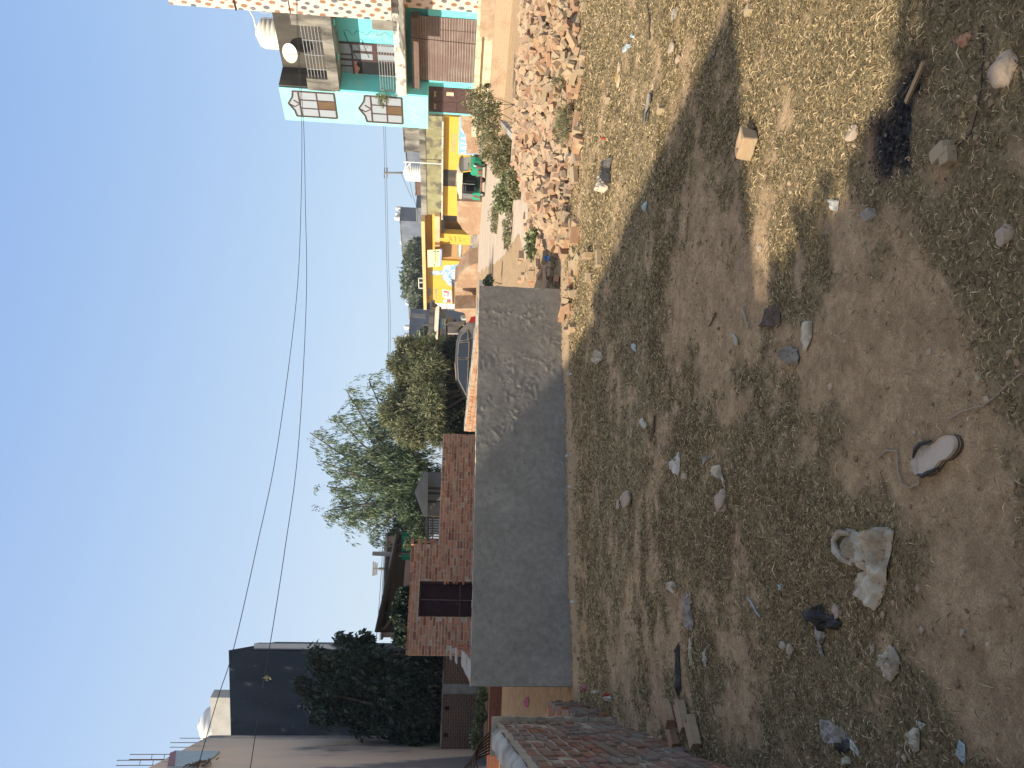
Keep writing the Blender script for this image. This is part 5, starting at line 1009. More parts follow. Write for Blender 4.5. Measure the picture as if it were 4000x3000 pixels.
# ------------------------------------------------------------------ dark grey car parked beyond the compound (faces -x)
def car():
    p = at(1900, 1450, 28.5); c = Vector((p.x, p.y, 0)); t = thing('parked_car', 'dusty dark grey hatchback parked behind the low compound wall', 'car', c, math.radians(6))
    body = mat('dusty_grey_car_paint', (.085, .09, .1), (.11, .105, .1), 2, .4, .02, stain=(.3, .26, .2), stscale=1.2, stpos=(.52, .75)); roof_m = mat('sunlit_car_roof', (.4, .34, .25), (.34, .29, .22), 2, .6, .05)  # tan roof colour paints in the sunlight falling on top
    side = [(-2.0, .35), (-2.05, .62), (-1.95, .8), (-1.15, .98), (-.35, 1.42), (.25, 1.49), (.95, 1.47), (1.35, 1.38), (1.72, 1.02), (1.86, .95), (1.9, .5), (1.85, .32)]
    def wd(z): return .82 if z < .9 else .82-.2*((z-.9)/.6)
    mb = MB(); n = len(side); A = [(x, -wd(z), z) for x, z in side]; B = [(x, wd(z), z) for x, z in side]
    mb.poly(A); mb.poly(B[::-1])
    for i in range(n): j = (i+1) % n; mb.poly([A[j], A[i], B[i], B[j]], 1 if 3 < i < 7 else 0)
    mb.build('body', [body, roof_m], t, world=False, bevel=.06)
    gl = [(-1.0, 1.02), (-.42, 1.33), (.3, 1.39), (.3, 1.0)]; g2 = [(.36, 1.0), (.36, 1.39), (.92, 1.37), (.95, 1.0)]; g3 = [(1.02, 1.03), (1.0, 1.34), (1.22, 1.28), (1.36, 1.07)]
    for s in (-1, 1):
        for g in (gl, g2, g3):
            mb = MB(); mb.poly([(x, s*(wd(z)+.006), z) for x, z in g]); o = mb.build('side_window', M['darkglass'], t, world=False)
            mb = MB(); P = [Vector((x, s*(wd(z)+.008), z)) for x, z in g]; mb.tube(P+[P[0]], .016, 5); mb.build('window_trim', M['greypl'], o, world=False)
    mb = MB(); mb.poly([(-1.13, -.68, 1.0), (-1.13, .68, 1.0), (-.4, .6, 1.41), (-.4, -.6, 1.41)]); mb.build('windshield', M['darkglass'], t, world=False)
    mb = MB(); mb.poly([(1.41, -.58, 1.35), (1.41, .58, 1.35), (1.72, .62, 1.06), (1.72, -.62, 1.06)]); mb.build('rear_window', M['darkglass'], t, world=False)
    for s in (-1, 1): mb = MB(); mb.poly([(1.62, s*.835, 1.0), (1.84, s*.835, .98), (1.9, s*.8, .82), (1.72, s*.835, .8)]); mb.poly([(1.84, s*.83, .98), (1.905, s*.6, .96), (1.915, s*.6, .8), (1.905, s*.8, .82)]); mb.build('tail_light', mat('red_lens', (.5, .02, .02), None, 3, .2, 0), t, world=False)
    for x in (-1.3, 1.25):
        for s in (-1, 1): mb = MB(); mb.tube([(x, s*.68, .3), (x, s*.84, .3)], .3, 22); w_ = mb.build('wheel', M['blackm'], t, world=False, bevel=.02); mb = MB(); mb.tube([(x, s*.7, .3), (x, s*.85, .3)], .18, 14); mb.build('rim', M['steel'], w_, world=False)
    mb = MB(); mb.box((-.75, -.86, 1.0), (.12, .16, .1)); mb.build('wing_mirror', body, t, world=False, bevel=.02)
    mb = MB(); mb.box((.1, -.83, .88), (.12, .02, .025)); mb.build('door_handle', M['greypl'], t, world=False)
car()
# ------------------------------------------------------------------ generic background houses
def block(name, label, X0, X1, Y0, Y1, y, depth, m, L_=(.9, .43), win=(), cat='house', tanks=(), zb=0, group=None, roofm='weather', tm='white'):
    """house front spanning photo rows Y1 (left) to Y0 (right), top at X0"""
    P = at(X0, (Y0+Y1)/2, y); F = Fac((P.x, P.y), L_); a0 = F.hit(X0, Y1)[0]; a1 = F.hit(X0, Y0)[0]; zt = P.z; t = thing(name, label, cat, F.pt((a0+a1)/2, 0), 0, group)
    b = MB(); F.box(b, a0, a1, -.1, zt, -depth, 0); b.build('wall', M[m] if isinstance(m, str) else m, t)
    b = MB(); F.box(b, a0-.08, a1+.08, zt, zt+.08, -depth-.05, .08); b.build('roof_edge', M[roofm], t)
    for (xa, ya, xb, yb, mm) in win:
        q, r = F.hit(xa, ya), F.hit(xb, yb); b = MB(); F.box(b, min(q[0], r[0]), max(q[0], r[0]), min(q[1], r[1]), max(q[1], r[1]), -.05, .04); o = b.build('window', M[mm], t)
        c = MB(); F.box(c, min(q[0], r[0])-.06, max(q[0], r[0])+.06, min(q[1], r[1])-.08, min(q[1], r[1])-.01, -.03, .12); c.build('sill', M[roofm], o)
    for (X, Yc, wpx, hpx, lab, dd) in tanks:
        Bk = F.off(-dd); s, z = Bk.hit(X, Yc); k = y/FPX; q = Bk.pt(s, zt+.08); tank('water_tank', lab, (q.x, q.y, zt+.08), wpx*k/2, hpx*k, 'water tanks on far roofs', tm)
    return F, zt, a0, a1
block('concrete_house', 'blank blue-grey concrete house with three white tanks on top, behind the mossy roof', 1565, 1660, 808, 862, 118, 9, 'bluegrey', tanks=[(1555, 815, 18, 22, 'white tank on the blank blue-grey house, nearest the mossy roof', 1), (1552, 835, 15, 22, 'middle white tank on the blank blue-grey house', 1), (1550, 852, 18, 24, 'white tank on the blank blue-grey house, nearest the red cloths', 1)])
block('concrete_house', 'low blue-grey house hung with red cloths and bearing two pairs of tanks', 1588, 1660, 862, 985, 128, 9, 'bluegrey', win=[(1615, 866, 1620, 878, 'dark')], tanks=[(1556, 918, 20, 24, 'tank of the pair above the red cloth, nearer the blank house', 1), (1555, 945, 20, 24, 'tank of the pair above the red cloth, nearer the trees', 1)])
block('concrete_house', 'pale low house half hidden by trees with two small tanks', 1592, 1660, 972, 1060, 140, 9, 'greypl', tanks=[(1560, 993, 16, 18, 'small tank above the tree tops, nearer the red cloths', 1), (1560, 1010, 18, 22, 'small tank above the tree tops, farther from the red cloths', 1)])
block('concrete_house', 'blue-grey block house with a drain strip behind the corrugated awning', 1602, 1690, 1205, 1330, 92, 9, 'bluegrey', win=[(1652, 1270, 1678, 1312, 'darkplast'), (1604, 1224, 1660, 1243, 'grey')], tanks=[(1585, 1278, 20, 22, 'tank on the block house behind the awning, nearer the yellow shop', 1), (1585, 1310, 20, 22, 'tank on the block house behind the awning, nearer the lilac house', 1)])
block('painted_house', 'lilac house with a turquoise corner and three white tanks behind the bushes', 1566, 1700, 1325, 1402, 100, 9, 'lilac', win=[(1571, 1340, 1585, 1353, 'darkplast')], tanks=[(1548, 1360, 16, 18, 'tank on the lilac house, nearer the block house', 1), (1548, 1382, 18, 20, 'tank on the lilac house, nearer the white house', 1)])
block('painted_house', 'small cream-yellow house beside the lilac one', 1590, 1700, 1322, 1380, 96, 3, 'cream', win=[(1603, 1333, 1624, 1350, 'dark')])
block('painted_house', 'white house with a narrow window beside the lilac house', 1560, 1700, 1402, 1430, 98, 8, 'white', win=[(1588, 1405, 1612, 1411, 'grey')], tanks=[(1552, 1404, 14, 18, 'white tank on the narrow white house', 1)])
block('brick_house', 'low pink and maroon roof hut under the block house', 1652, 1720, 1268, 1345, 84, 5, 'cream', win=[(1655, 1272, 1682, 1312, 'maroon')])
block('concrete_house', 'weathered grey upper room behind the coping of the mossy roof', 1579, 1660, 500, 592, 78, 8, 'weather', L_=(.46, -.89))
block('concrete_house', 'small dark blue-grey room beside the white tank on the mossy roof', 1588, 1660, 590, 630, 84, 5, 'bluegrey', L_=(.46, -.89))
block('brick_house', 'broken brown brick parapet beside the white tank', 1624, 1660, 712, 762, 82, 1, 'br_wall', L_=(.46, -.89))
block('concrete_house', 'low blue wall between the brick parapet and the blank house', 1629, 1665, 760, 812, 100, 3, 'bluegrey')
r_ = random.Random(3)
for k, (Y, X, w_, m_) in enumerate(((1040, 1606, 46, 'cream'), (1090, 1600, 40, 'lilac'), (1130, 1610, 44, 'white'), (1180, 1598, 40, 'bluegrey'), (890, 1606, 44, 'pale_far'), (1440, 1590, 40, 'cream'), (1475, 1604, 40, 'pale_far'), (1515, 1612, 40, 'bluegrey'), (690, 1632, 40, 'cream'))):
    if m_ == 'pale_far': M.setdefault('pale_far', mat('pale_far_plaster', (.5, .48, .46), None, 1, .9, .1))
    block('far_house', ['tiny cream far house above the tree tops', 'tiny lilac far house beside the cream one', 'tiny white far house between the trees', 'tiny grey far house near the block house', 'tiny pale far house rising behind the red cloths', 'tiny cream far house behind the dusty bush', 'tiny pale far house at the edge of the dusty bush', 'tiny grey far house partly behind the tall tree', 'tiny cream far house behind the steel pole'][k], X, 1720, Y-w_/2, Y+w_/2, 170+8*k, 6, m_, win=[(X+12, Y-8, X+22, Y+2, 'darkplast')], tanks=[(X-10, Y+(6 if k % 2 else -8), 12, 14, 'tiny far tank above far house ' + ['by the two small tanks', 'beside the lilac far house', 'between far trees', 'near the block house', 'behind the red cloths', 'behind the bush', 'at the bush edge', 'by the tall tree', 'by the steel pole'][k], 1)])
# clothes on the lines
def cloth(X, Y, dx, dy, y, m, lab):
    a = at(X-dx/2, Y, y); F = Fac((a.x, a.y), (.9, .43)); p = [F.hit(X+u*dx/2, Y+v*dy/2) for u, v in ((-1, -1), (-1, 1), (1, .9), (.8, 0), (1, -.9))]; b = MB(); F.slab(b, p, 0, .05); return tag(b.build('hanging_cloth', m), lab, 'cloth')
cloth(1580, 952, 16, 20, 126.5, M['red'], 'red and white cloth on the roof line of the low blue-grey house'); cloth(1581, 880, 16, 12, 126.5, mat('orange_cloth', (.7, .2, .06), None, 4, .8, .1), 'orange framed cloth beside the blank blue-grey house')
cloth(1594, 905, 14, 26, 126.5, mat('dusty_pink_cloth', (.5, .3, .3), None, 4, .8, .1), 'dusty pink cloth hanging on the low blue-grey house'); cloth(1577, 1010, 10, 22, 138, M['bluepaper'], 'pale blue cloth below the small tanks')
cloth(1596, 1344, 34, 6, 95.5, M['turq'], 'turquoise painted strip on the corner of the cream-yellow house')
# shop shed left of the yellow house
def shed():
    P = at(1700, 1250, 66); F = Fac((P.x, P.y), (.86, .5)); t = thing('roadside_shop', 'roadside shop shed with corrugated awning, blue banners and a dark interior', 'shop', F.pt(0, 0)); K = (10.055, 1680, 10.055, 1180)
    H = lambda *p: poly_px(F, p, *K); z = lambda X: F.hit(X, 1250)[1]; s = lambda Y: F.hit(1750, Y)[0]
    b = MB(); F.box(b, s(1345), s(1182), .3, z(1690), -4, -2.5); b.build('dark_interior', M['dark'], t)
    b = MB(); F.box(b, s(1400), s(1182), z(1695), z(1676), -4, .3); b.build('roof_slab', M['weather'], t)
    b = MB(); n = 44; a0, a1 = s(1345), s(1210); zt, zb = z(1693), z(1716)
    for k in range(n): x0, x1 = a0+(a1-a0)*k/n, a0+(a1-a0)*(k+1)/n; u, v = .05*(k % 2), .05*((k+1) % 2); b.poly([F.pt(x0, zt+u, 0), F.pt(x1, zt+v, 0), F.pt(x1-.2, zb+v, 1.1), F.pt(x0-.2, zb+u, 1.1)])
    b.build('corrugated_awning', mat('pale_asbestos', (.62, .54, .42), (.5, .43, .34), 2, .9, .2), t)
    b = MB(); F.slab(b, [(s(1214), z(1686)), (s(1190), z(1683)), (s(1212), z(1722)), (s(1222), z(1722))], .3, .42); b.build('wooden_brace', M['bark'], t)
    for P_, m in (([(385, 330), (650, 330), (650, 655), (385, 640)], M['bluegrey']), ([(525, 450), (650, 320), (655, 655), (530, 630)], M['white']), ([(380, 660), (630, 660), (590, 1530), (390, 1480)], mat('banner_blue', (.02, .2, .6), (.1, .35, .75), 1.5, .5, .05))): b = MB(); F.slab(b, H(*P_), .02, .05+.02*random.random()); b.build('banner', m, t)
    for P_, m in (([(470, 680), (520, 680), (515, 900), (460, 960)], M['bluepaper']), ([(545, 690), (605, 690), (600, 950), (535, 940)], M['paper']), ([(515, 985), (570, 985), (565, 1090), (520, 1060)], M['paper']), ([(515, 1105), (580, 1110), (575, 1200), (530, 1180)], M['red']), ([(390, 1070), (455, 1070), (430, 1400), (380, 1400)], M['charwood']), ([(530, 1240), (560, 1240), (555, 1470), (520, 1440)], M['lilac'])): b = MB(); F.slab(b, H(*P_), .05, .09+.01*random.random()); b.build('banner_print', m, t)
    b = MB(); F.box(b, s(1345), s(1182), z(1743)-.0, z(1741), .0, .06); F.box(b, s(1211), s(1208), .3, z(1716), .0, .07); F.box(b, s(1270), s(1267), .3, z(1743), 0, .065); b.build('post', M['wparapet'], t)
    for (P_, m) in (([(690, 330), (930, 330), (930, 520), (690, 520)], M['grey']), ([(1020, 420), (1340, 430), (1340, 570), (1020, 570)], M['bluegrey']), ([(650, 950), (850, 950), (850, 1200), (650, 1200)], M['maroon']), ([(690, 570), (950, 560), (940, 720), (690, 720)], M['greypl']), ([(1200, 940), (1420, 940), (1420, 1200), (1200, 1200)], M['darkplast']), ([(870, 960), (930, 960), (930, 1050), (870, 1050)], M['grey'])): b = MB(); F.slab(b, H(*P_), -1.2, -.9); b.build('shelf', m, t)
    b = MB(); F.slab(b, H((1210, 640), (1440, 650), (1430, 780), (1240, 780), (1200, 700)), .1, .5); tag(b.build('blue_can', M['bluepaper']), 'light blue can standing at the front of the roadside shop', 'can')
    b = MB(); F.slab(b, H((680, 1220), (1340, 1220), (1100, 1420), (1080, 1659), (680, 1659)), 1.5, 1.7); tag(b.build('masonry_wall', M['weather']), 'dark-stained masonry wall below the shop banner, behind the car', 'wall')
    b = MB(); F.box(b, s(1330), s(1182), -.1, .35, -3, .6); b.build('plinth', M['cream'], t)
shed()
# ------------------------------------------------------------------ left: dark and brown buildings
def big_left():
    P = at(893, 2540, 32); Q = at(848, 2866, 32.8); F = Fac((Q.x, Q.y), (P.x-Q.x, P.y-Q.y)); W = ((P-Q)*Vector((1, 1, 0))).length; t = thing('dark_house', 'tall windowless house with dark slate-blue plaster and a pale edge', 'house', F.pt(W/2, 0))
    def prism(mb, a0, a1, z0, z1, d0, dep, sk):
        A = [F.pt(a0, 0, d0), F.pt(a1, 0, d0), F.pt(a1, 0, d0-dep)+Vector((sk*dep, 0, 0)), F.pt(a0, 0, d0-dep)+Vector((sk*dep, 0, 0))]; lo = [p+Vector((0, 0, z0)) for p in A]; hi = [p+Vector((0, 0, z1)) for p in A]; mb.poly(lo[::-1]); mb.poly(hi)
        for i in range(4): j = (i+1) % 4; mb.poly([lo[i], lo[j], hi[j], hi[i]])
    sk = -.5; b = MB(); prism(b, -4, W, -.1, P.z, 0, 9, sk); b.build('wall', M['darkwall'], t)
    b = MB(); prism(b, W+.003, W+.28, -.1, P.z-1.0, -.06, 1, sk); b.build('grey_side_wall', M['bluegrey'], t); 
    b = MB(); F.box(b, -4, F.off(-2.6).hit(820, 2725)[0], P.z, F.off(-2.6).hit(822, 2760)[1], -3.2, -2.6); b.build('rooftop_wall', mat('pale_block_wall', (.5, .48, .44), (.4, .38, .34), 2, .9, .2), t)
    c = F.off(-3.6); s, z = c.hit(780, 2830); q = c.pt(s, P.z+.4); tank('water_tank', 'big white tank in the sun behind the dark slate-blue house', (q.x, q.y, q.z), .85, 2.1, m='white')
    # brown building, side wall running towards the camera
    A = Vector((-13.75, 29.9, 0)); B = Vector((-11.35, 21.9, 0)); F = Fac((A.x, A.y), (B.x-A.x, B.y-A.y)); W = (B-A).length; H = 10.2; t = thing('brown_house', 'tall brown patchy plaster wall cut off by the lower edge', 'house', F.pt(W/2, 0))
    K = (3.318, 500, 3.318, 2500)
    h = poly_px(F, [(1150, 1225), (880, 1250), (480, 1470)], *K); a1 = h[1][0]
    b = MB(); F.slab(b, [(0, -.1), (W, -.1), (W, H), (0, H)], -9, 0); b.build('wall', M['brownwall'], t)
    cut = poly_px(F, [(600, 1452), (1190, 1460), (1100, 1545), (930, 1600), (880, 1659), (520, 1659)], *K); b = MB(); F.slab(b, cut, .0, .05); b.build('white_painted_panel', mat('pale_blue_white_paint', (.42, .52, .56), (.36, .46, .5), 1.5, .8, .1), t)
    cut = poly_px(F, [(540, 1490), (620, 1460), (600, 1659), (510, 1659)], *K); b = MB(); F.slab(b, cut, .05, .07); b.build('pink_edge', mat('dull_pink_paint', (.35, .18, .22), None, 2, .8, .1), t)
    cut = poly_px(F, [(885, 1659), (940, 1590), (1080, 1570), (1100, 1620), (1060, 1659)], *K); b = MB()
    for k in range(26): p, q = [F.pt(cut[i][0], cut[i][1], .1) for i in (0, 2)]; u = random.random(); v = random.random(); c = p.lerp(q, u)+Vector((0, 0, random.uniform(-.25, .25))); b.tube([c, c+F.L*random.uniform(.2, .7)+Vector((0, 0, random.uniform(-.2, .2)))], .02, 4)
    b.build('twig_bundle', M['bark'], t)
    for k, Y in enumerate((2878, 2895, 2940, 2962)):
        s = F.hit(690, Y)[0]; b = MB()
        for d in (-.05, -.2): b.tube([F.pt(s, H-.1, d), F.pt(s+.02*k, H+(1.0 if k < 2 else 1.5), d)], .013, 5)
        for z in ((.4, .8) if k > 1 else ()): b.tube([F.pt(s, H+z, -.05), F.pt(s+.01, H+z, -.2)], .01, 4)
        o = b.build('reinforcement_rod', M['rust']); tag(o, 'bare steel rods sticking up from the top of the brown house', 'steel rod', 'rods above the brown house')
big_left()
# pole-and-thatch shelter behind the gate wall
def shelter():
    y = 25; t = thing('pole_shelter', 'long lean-to shelter of dark poles behind the gate, with green netting', 'shelter', at(1600, 2300, y)*1.0-Vector((0, 0, at(1600, 2300, y).z)))
    def A(X, Y, dy=0): return at(X, Y, y+dy)
    b = MB()
    for k in range(15): u = k/14; b.tube([A(1548+38*u, 2085+5*u, 2*u), A(1505+40*u, 2300+5*u, 2*u), A(1468+40*u, 2468, 2*u)], .045+.02*random.random(), 6)
    b.build('roof_poles', M['dark_sheet'], t)
    b = MB(); b.poly([A(1552, 2110, .6), A(1590, 2120, 2), A(1560, 2470, 2), A(1500, 2470, .6)]); b.poly([A(1515, 2140, 2.2), A(1556, 2120, 2.1), A(1540, 2300, 2.1), A(1502, 2290, 2.2)]); b.build('roof_sheet', M['dark_sheet'], t)
    for Yp, Xa in ((2130, 1525), (2160, 1545), (2395, 1510), (2455, 1490)): b = MB(); b.tube([A(Xa, Yp, .2), A(1700, Yp-5, .2)*1.0], .05, 6); b.build('post', M['blackm'], t)
    b = MB(); b.tube([A(1500, 2458, -.1), A(1550, 2390, -.1)], .04, 5); b.tube([A(1607, 2140, -.1), A(1603, 2450, -.1)], .04, 5); b.build('brace', M['rust'], t)
    b = MB(); n = 10
    for k in range(n):
        Y0, Y1 = 2080+108*k/n, 2080+108*(k+1)/n; b.poly([A(1566+4*random.random(), Y0, .3+.1*(k % 2)), A(1566+4*random.random(), Y1, .3+.1*((k+1) % 2)), A(1600+6*random.random(), Y1, .35+.1*((k+1) % 2)), A(1600+6*random.random(), Y0, .35+.1*(k % 2))])
    b.build('green_netting', M['netting'], t)
shelter()
block('mud_house', 'pinkish mud-plastered house behind the pole shelter', 1505, 1700, 2095, 2490, 31, 5, mat('pinkish_mud_plaster', (.36, .25, .19), (.3, .21, .165), 3, .9, .4), L_=(1, .15))
b = MB(); b.tube([at(1610, 2168, 26), at(1455, 2162, 26)], [.09, .07], 8); tag(b.build('concrete_pole', M['grey']), 'grey square pole rising above the pole shelter', 'pole')
b = MB(); P0 = at(1510, 2223, 60); b.tube([P0-Vector((0, 0, 2)), at(1480, 2222, 60)], .12, 6)
for dx in (0, .5, 1.0): q = at(1458+dx*14, 2222, 60); b.box((q.x, q.y, q.z), (1.1-.2*dx, .1, .1))
b.tube([at(1480, 2222, 60), at(1458, 2222, 60)], .06, 5); tag(b.build('power_pole', M['grey']), 'small far power pole above the pole shelter', 'power pole')
# small dark gabled hut and window grille behind the lower part of the gate wall
def hut():
    A = lambda X, Y, d=0: at(X, Y, 24+d); t = thing('gabled_hut', 'small dark sheet-metal hut with peaked roof behind the lower brick wall', 'hut', Vector((A(1700, 1950).x, 24, 0)))
    b = MB(); b.poly([A(1663, 1840, -.6), A(1622, 1925, 0), A(1657, 2020, -.6), A(1670, 2018, -.9), A(1672, 1850, -.9)]); b.poly([A(1622, 1925, 0), A(1657, 2020, -.6), A(1650, 2010, 2), A(1618, 1920, 2)]); b.poly([A(1663, 1840, -.6), A(1622, 1925, 0), A(1618, 1920, 2), A(1655, 1845, 2)]); b.build('roof', M['dark_sheet'], t)
    b = MB(); b.poly([A(1660, 1845, .8), A(1660, 2015, .8), A(1760, 2015, .8), A(1760, 1845, .8)]); b.build('wall', M['bluegrey'], t)
    b = MB()
    for Yp in (1905, 1925, 1958): b.tube([A(1665, Yp, -.3), A(1740, Yp+4, -.3)], .04, 5)
    b.build('posts', M['blackm'], t)
    g = thing('window_grille', 'black barred window grille standing behind the lower brick wall', 'grille', Vector((A(1700, 2070).x, 24, 0))); b = MB(); b.tube([A(1671, 2020), A(1669, 2112)], .06, 5); b.tube([A(1720, 2020), A(1720, 2112)], .04, 5)
    for k in range(9): b.tube([A(1670, 2024+k*10), A(1722, 2026+k*10)], .015, 4)
    b.tube([A(1690, 2020), A(1690, 2112)], .015, 4); b.build('bars', M['blackm'], g); b = MB(); b.poly([A(1675, 2025, .1), A(1675, 2105, .1), A(1720, 2105, .1), A(1720, 2025, .1)]); b.build('pane', glassmat('sky_glass', (.45, .52, .62), .3), g)
hut()
# ------------------------------------------------------------------ wires and poles
def cable(name, lab, pts, r=.012, m='wire'):
    P = []; Q = [at(*p) for p in pts]
    for i in range(len(Q)-1):
        a, b_ = Q[max(i-1, 0)], Q[min(i+2, len(Q)-1)]
        for k in range(6): u = k/6; p0, p1 = Q[i], Q[i+1]; m0 = (p1-a)*.5; m1 = (b_-p0)*.5; P.append(p0*(2*u**3-3*u**2+1)+m0*(u**3-2*u**2+u)+p1*(-2*u**3+3*u**2)+m1*(u**3-u**2))
    P.append(Q[-1]); b = MB(); b.tube(P, r, 5); return tag(b.build(name, M[m]), lab, 'cable')
k_ = 1.808
cable('overhead_cable', 'long overhead cable crossing the sky and ending over the flat top of the dark house', [(640*k_, 0, 31), (645*k_, 150*k_, 30), (652*k_, 268*k_, 28), (650*k_, 450*k_, 26), (640*k_, 650*k_, 24), (600*k_, 960*k_, 21), (555*k_, 1180*k_, 19), (505*k_, 1400*k_, 17.5), (470*k_, 1510*k_, 17), (425*k_, 1665*k_, 16)], .0095)
cable('overhead_cable', 'long overhead cable passing across the front of the dark house wall', [(642*k_, 0, 31.3), (648*k_, 150*k_, 30.3), (656*k_, 268*k_, 28.3), (660*k_, 450*k_, 26), (662*k_, 640*k_, 24), (645*k_, 960*k_, 21), (615*k_, 1190*k_, 19), (583*k_, 1395*k_, 17.5), (562*k_, 1520*k_, 17), (540*k_, 1665*k_, 16)], .0095)
tag(cards('dry_leaf_tuft', np.array([list(at(1032+random.uniform(-4, 22), 2648+random.uniform(-5, 5), 16.9)) for _ in range(26)]), unit(np.random.normal(0, 1, (26, 3))), unit(np.random.normal(0, 1, (26, 3))), np.full(26, .06), np.full(26, .03), np.tile([0, 0, 1.0], (26, 1)), M['weed']), 'dry twig caught on the cable in front of the dark house', 'twig')
for k, dx in enumerate((0, 7)):
    cable('far_cable', 'thin far power line crossing low over the roofs', [(1498+dx, 480, 85), (1503+dx, 675, 88), (1510+dx, 1000, 92), (1518+dx, 1250, 90), (1516+dx*.8, 1480, 85), (1512+dx, 1800, 78), (1490+dx, 2225, 60), (1470+dx*2, 2500, 50)], .022)['group'] = 'far power lines over the roofs'
b = MB(); b.tube([at(1660, 672, 88)-Vector((0, 0, 3)), at(1500, 675, 88)], [.16, .11], 6)
for dx in (2, 12): q = at(1500+dx, 675, 88); b.box((q.x, q.y, q.z), (1.2, .1, .12))
b.build; tag(b.build('power_pole', M['grey']), 'far power pole with two short arms above the white tank', 'power pole')
cable('far_cable', 'slack service wire dropping from the far power pole', [(1565, 672, 88), (1585, 720, 80), (1608, 772, 74)], .02); cable('far_cable', 'service wire running past the white tank towards the blank house', [(1570, 470, 70), (1590, 640, 72), (1612, 760, 74), (1650, 870, 76)], .018)
# ------------------------------------------------------------------ trees and shrubs
def limbtree(name, label, base, limbs, n, m, leaf, w, droop, twig=.35, group=None, rt=.11):
    """limbs: polylines of photo points (X,Y,y). leaves hang along twigs growing from them"""
    t = thing(name, label, 'tree', base, 0, group); tr = MB(); segs = []
    for L_, r0 in limbs:
        Q = [at(*p) if len(p) == 3 else Vector(p[:3]) for p in L_]; P = []
        for i in range(len(Q)-1):
            for k in range(4): P.append(Q[i].lerp(Q[i+1], k/4)+Vector((random.uniform(-.04, .04),)*3))
        P.append(Q[-1]); tr.tube(P, [max(.012, r0*(1-.85*i/len(P))) for i in range(len(P))], 7); segs += [(P[i], P[i+1], i/len(P)) for i in range(len(P)//4, len(P)-1)]
    tw = MB(); pts = []; dirs = []; per = 26; nt = n//per
    for k in range(nt):
        a, b_, f = random.choice(segs); p = a.lerp(b_, random.random()); d = Vector((random.gauss(0, 1), random.gauss(0, 1), random.gauss(.25, .7))).normalized(); l = twig*random.uniform(.5, 1.9); q = p; path = [p]
        for s in range(5): d = (d+Vector((random.gauss(0, .2), random.gauss(0, .2), -droop*.35))).normalized(); q = q+d*l/5; path.append(q)
        if k % 3 == 0: tw.tube(path, [.008, .006, .005, .004, .003, .002], 3, cap=False)
        for s in range(per): u = random.random()**.7*4.99; i = int(u); pt = path[i].lerp(path[i+1], u-i); pts.append(pt+Vector((random.gauss(0, .05), random.gauss(0, .05), random.gauss(0, .05)))); dirs.append((path[i+1]-path[i]).normalized()+Vector((random.gauss(0, .6), random.gauss(0, .6), random.gauss(-droop*.8, .5))))
    P = np.array([list(p) for p in pts]); D = unit(np.array([list(d) for d in dirs])); r = np.random; k = len(P); l = r.uniform(leaf*.6, leaf*1.3, k)
    tr.build('trunk', M['bark'], t); tw.build('twigs', M['bark'], t); cards('crown', P, D, unit(np.cross(D, r.normal(0, 1, (k, 3)))), l, l*w, np.tile([0, 0, 1.0], (k, 1)), M[m], t); return t
b0 = at(1740, 1930, 32); b0.z = 0
lim = []
for X, Y, dy in ((1190, 1690, .5), (1230, 1800, 0), (1255, 1900, .8), (1250, 2000, 0), (1290, 1620, -.4), (1330, 1520, .3), (1420, 1480, 0), (1400, 1640, 1), (1400, 1750, -.8), (1420, 1880, -.6), (1330, 2040, .5), (1420, 2090, 0), (1500, 1600, -.5), (1520, 1760, -.7), (1530, 2060, .4), (1560, 1980, -.6), (1340, 1850, -.8), (1350, 1760, -.2), (1600, 2040, -.3), (1480, 2120, .3)):
    m1 = (1740-(1740-X)*.35, 1930-(1930-Y)*.22, 32+dy*.4); m2 = (1740-(1740-X)*.72, 1930-(1930-Y)*.62, 32+dy*.8); lim.append(([(b0.x, b0.y, 0.0, 1), m1, m2, (X+20, Y, 32+dy)], .08))
for l in lim: l[0][0] = tuple([1740, 1925, 32])
lim.append(([(1900, 1925, 32), (1740, 1925, 32), (1560, 1900, 32)], .16))
limbtree('tree', 'tall airy tree with drooping green leaves behind the brick gate wall', b0, lim, 38000, 'leafA', .18, .22, 1.15, .8)
def bushy(name, label, cx, cy, y, blobs, n, m, leaf, w, up=.2, stemr=.03):
    q = at(cx, cy, y); q.z = 0; bl = []
    for X, Y, ry, rx, dy in blobs: p = at(X, Y, y); k = y/FPX; bl.append((p.x-q.x, dy, p.z, ry*k, max(ry, rx)*k*.8, rx*k, ry*rx))
    return bush(name, label, name.split('_')[-1], q, bl, n, m, leaf, w, up, stems=[(0, 0, 0, b_[0]*.9, b_[1], b_[2]) for b_ in bl], stemr=stemr)
bushy('oleander_bush', 'broad dusty grey-green bush overhanging the parked car', 1900, 1500, 31, [(1640, 1400, 60, 60, 0), (1600, 1480, 60, 55, .5), (1670, 1500, 80, 60, -.5), (1650, 1590, 80, 70, -.3), (1560, 1570, 60, 50, .4), (1700, 1640, 60, 45, -.8), (1540, 1620, 50, 50, 0), (1620, 1680, 60, 80, -.4), (1700, 1440, 60, 45, -.6), (1700, 1560, 60, 40, -1.1), (1560, 1420, 40, 40, 0), (1720, 1700, 40, 40, -.8), (1590, 1350, 34, 40, 0)], 44000, 'leafB', (.16, .32), .14, .4, .05)
bushy('banana_plant', 'broad-leaved banana-like plant at the end of the corrugated awning', 1800, 1350, 33, [(1720, 1385, 34, 44, 0), (1680, 1345, 22, 26, 0), (1745, 1360, 26, 30, 0)], 340, 'leafG', (.35, .8), .3, .8, .03)
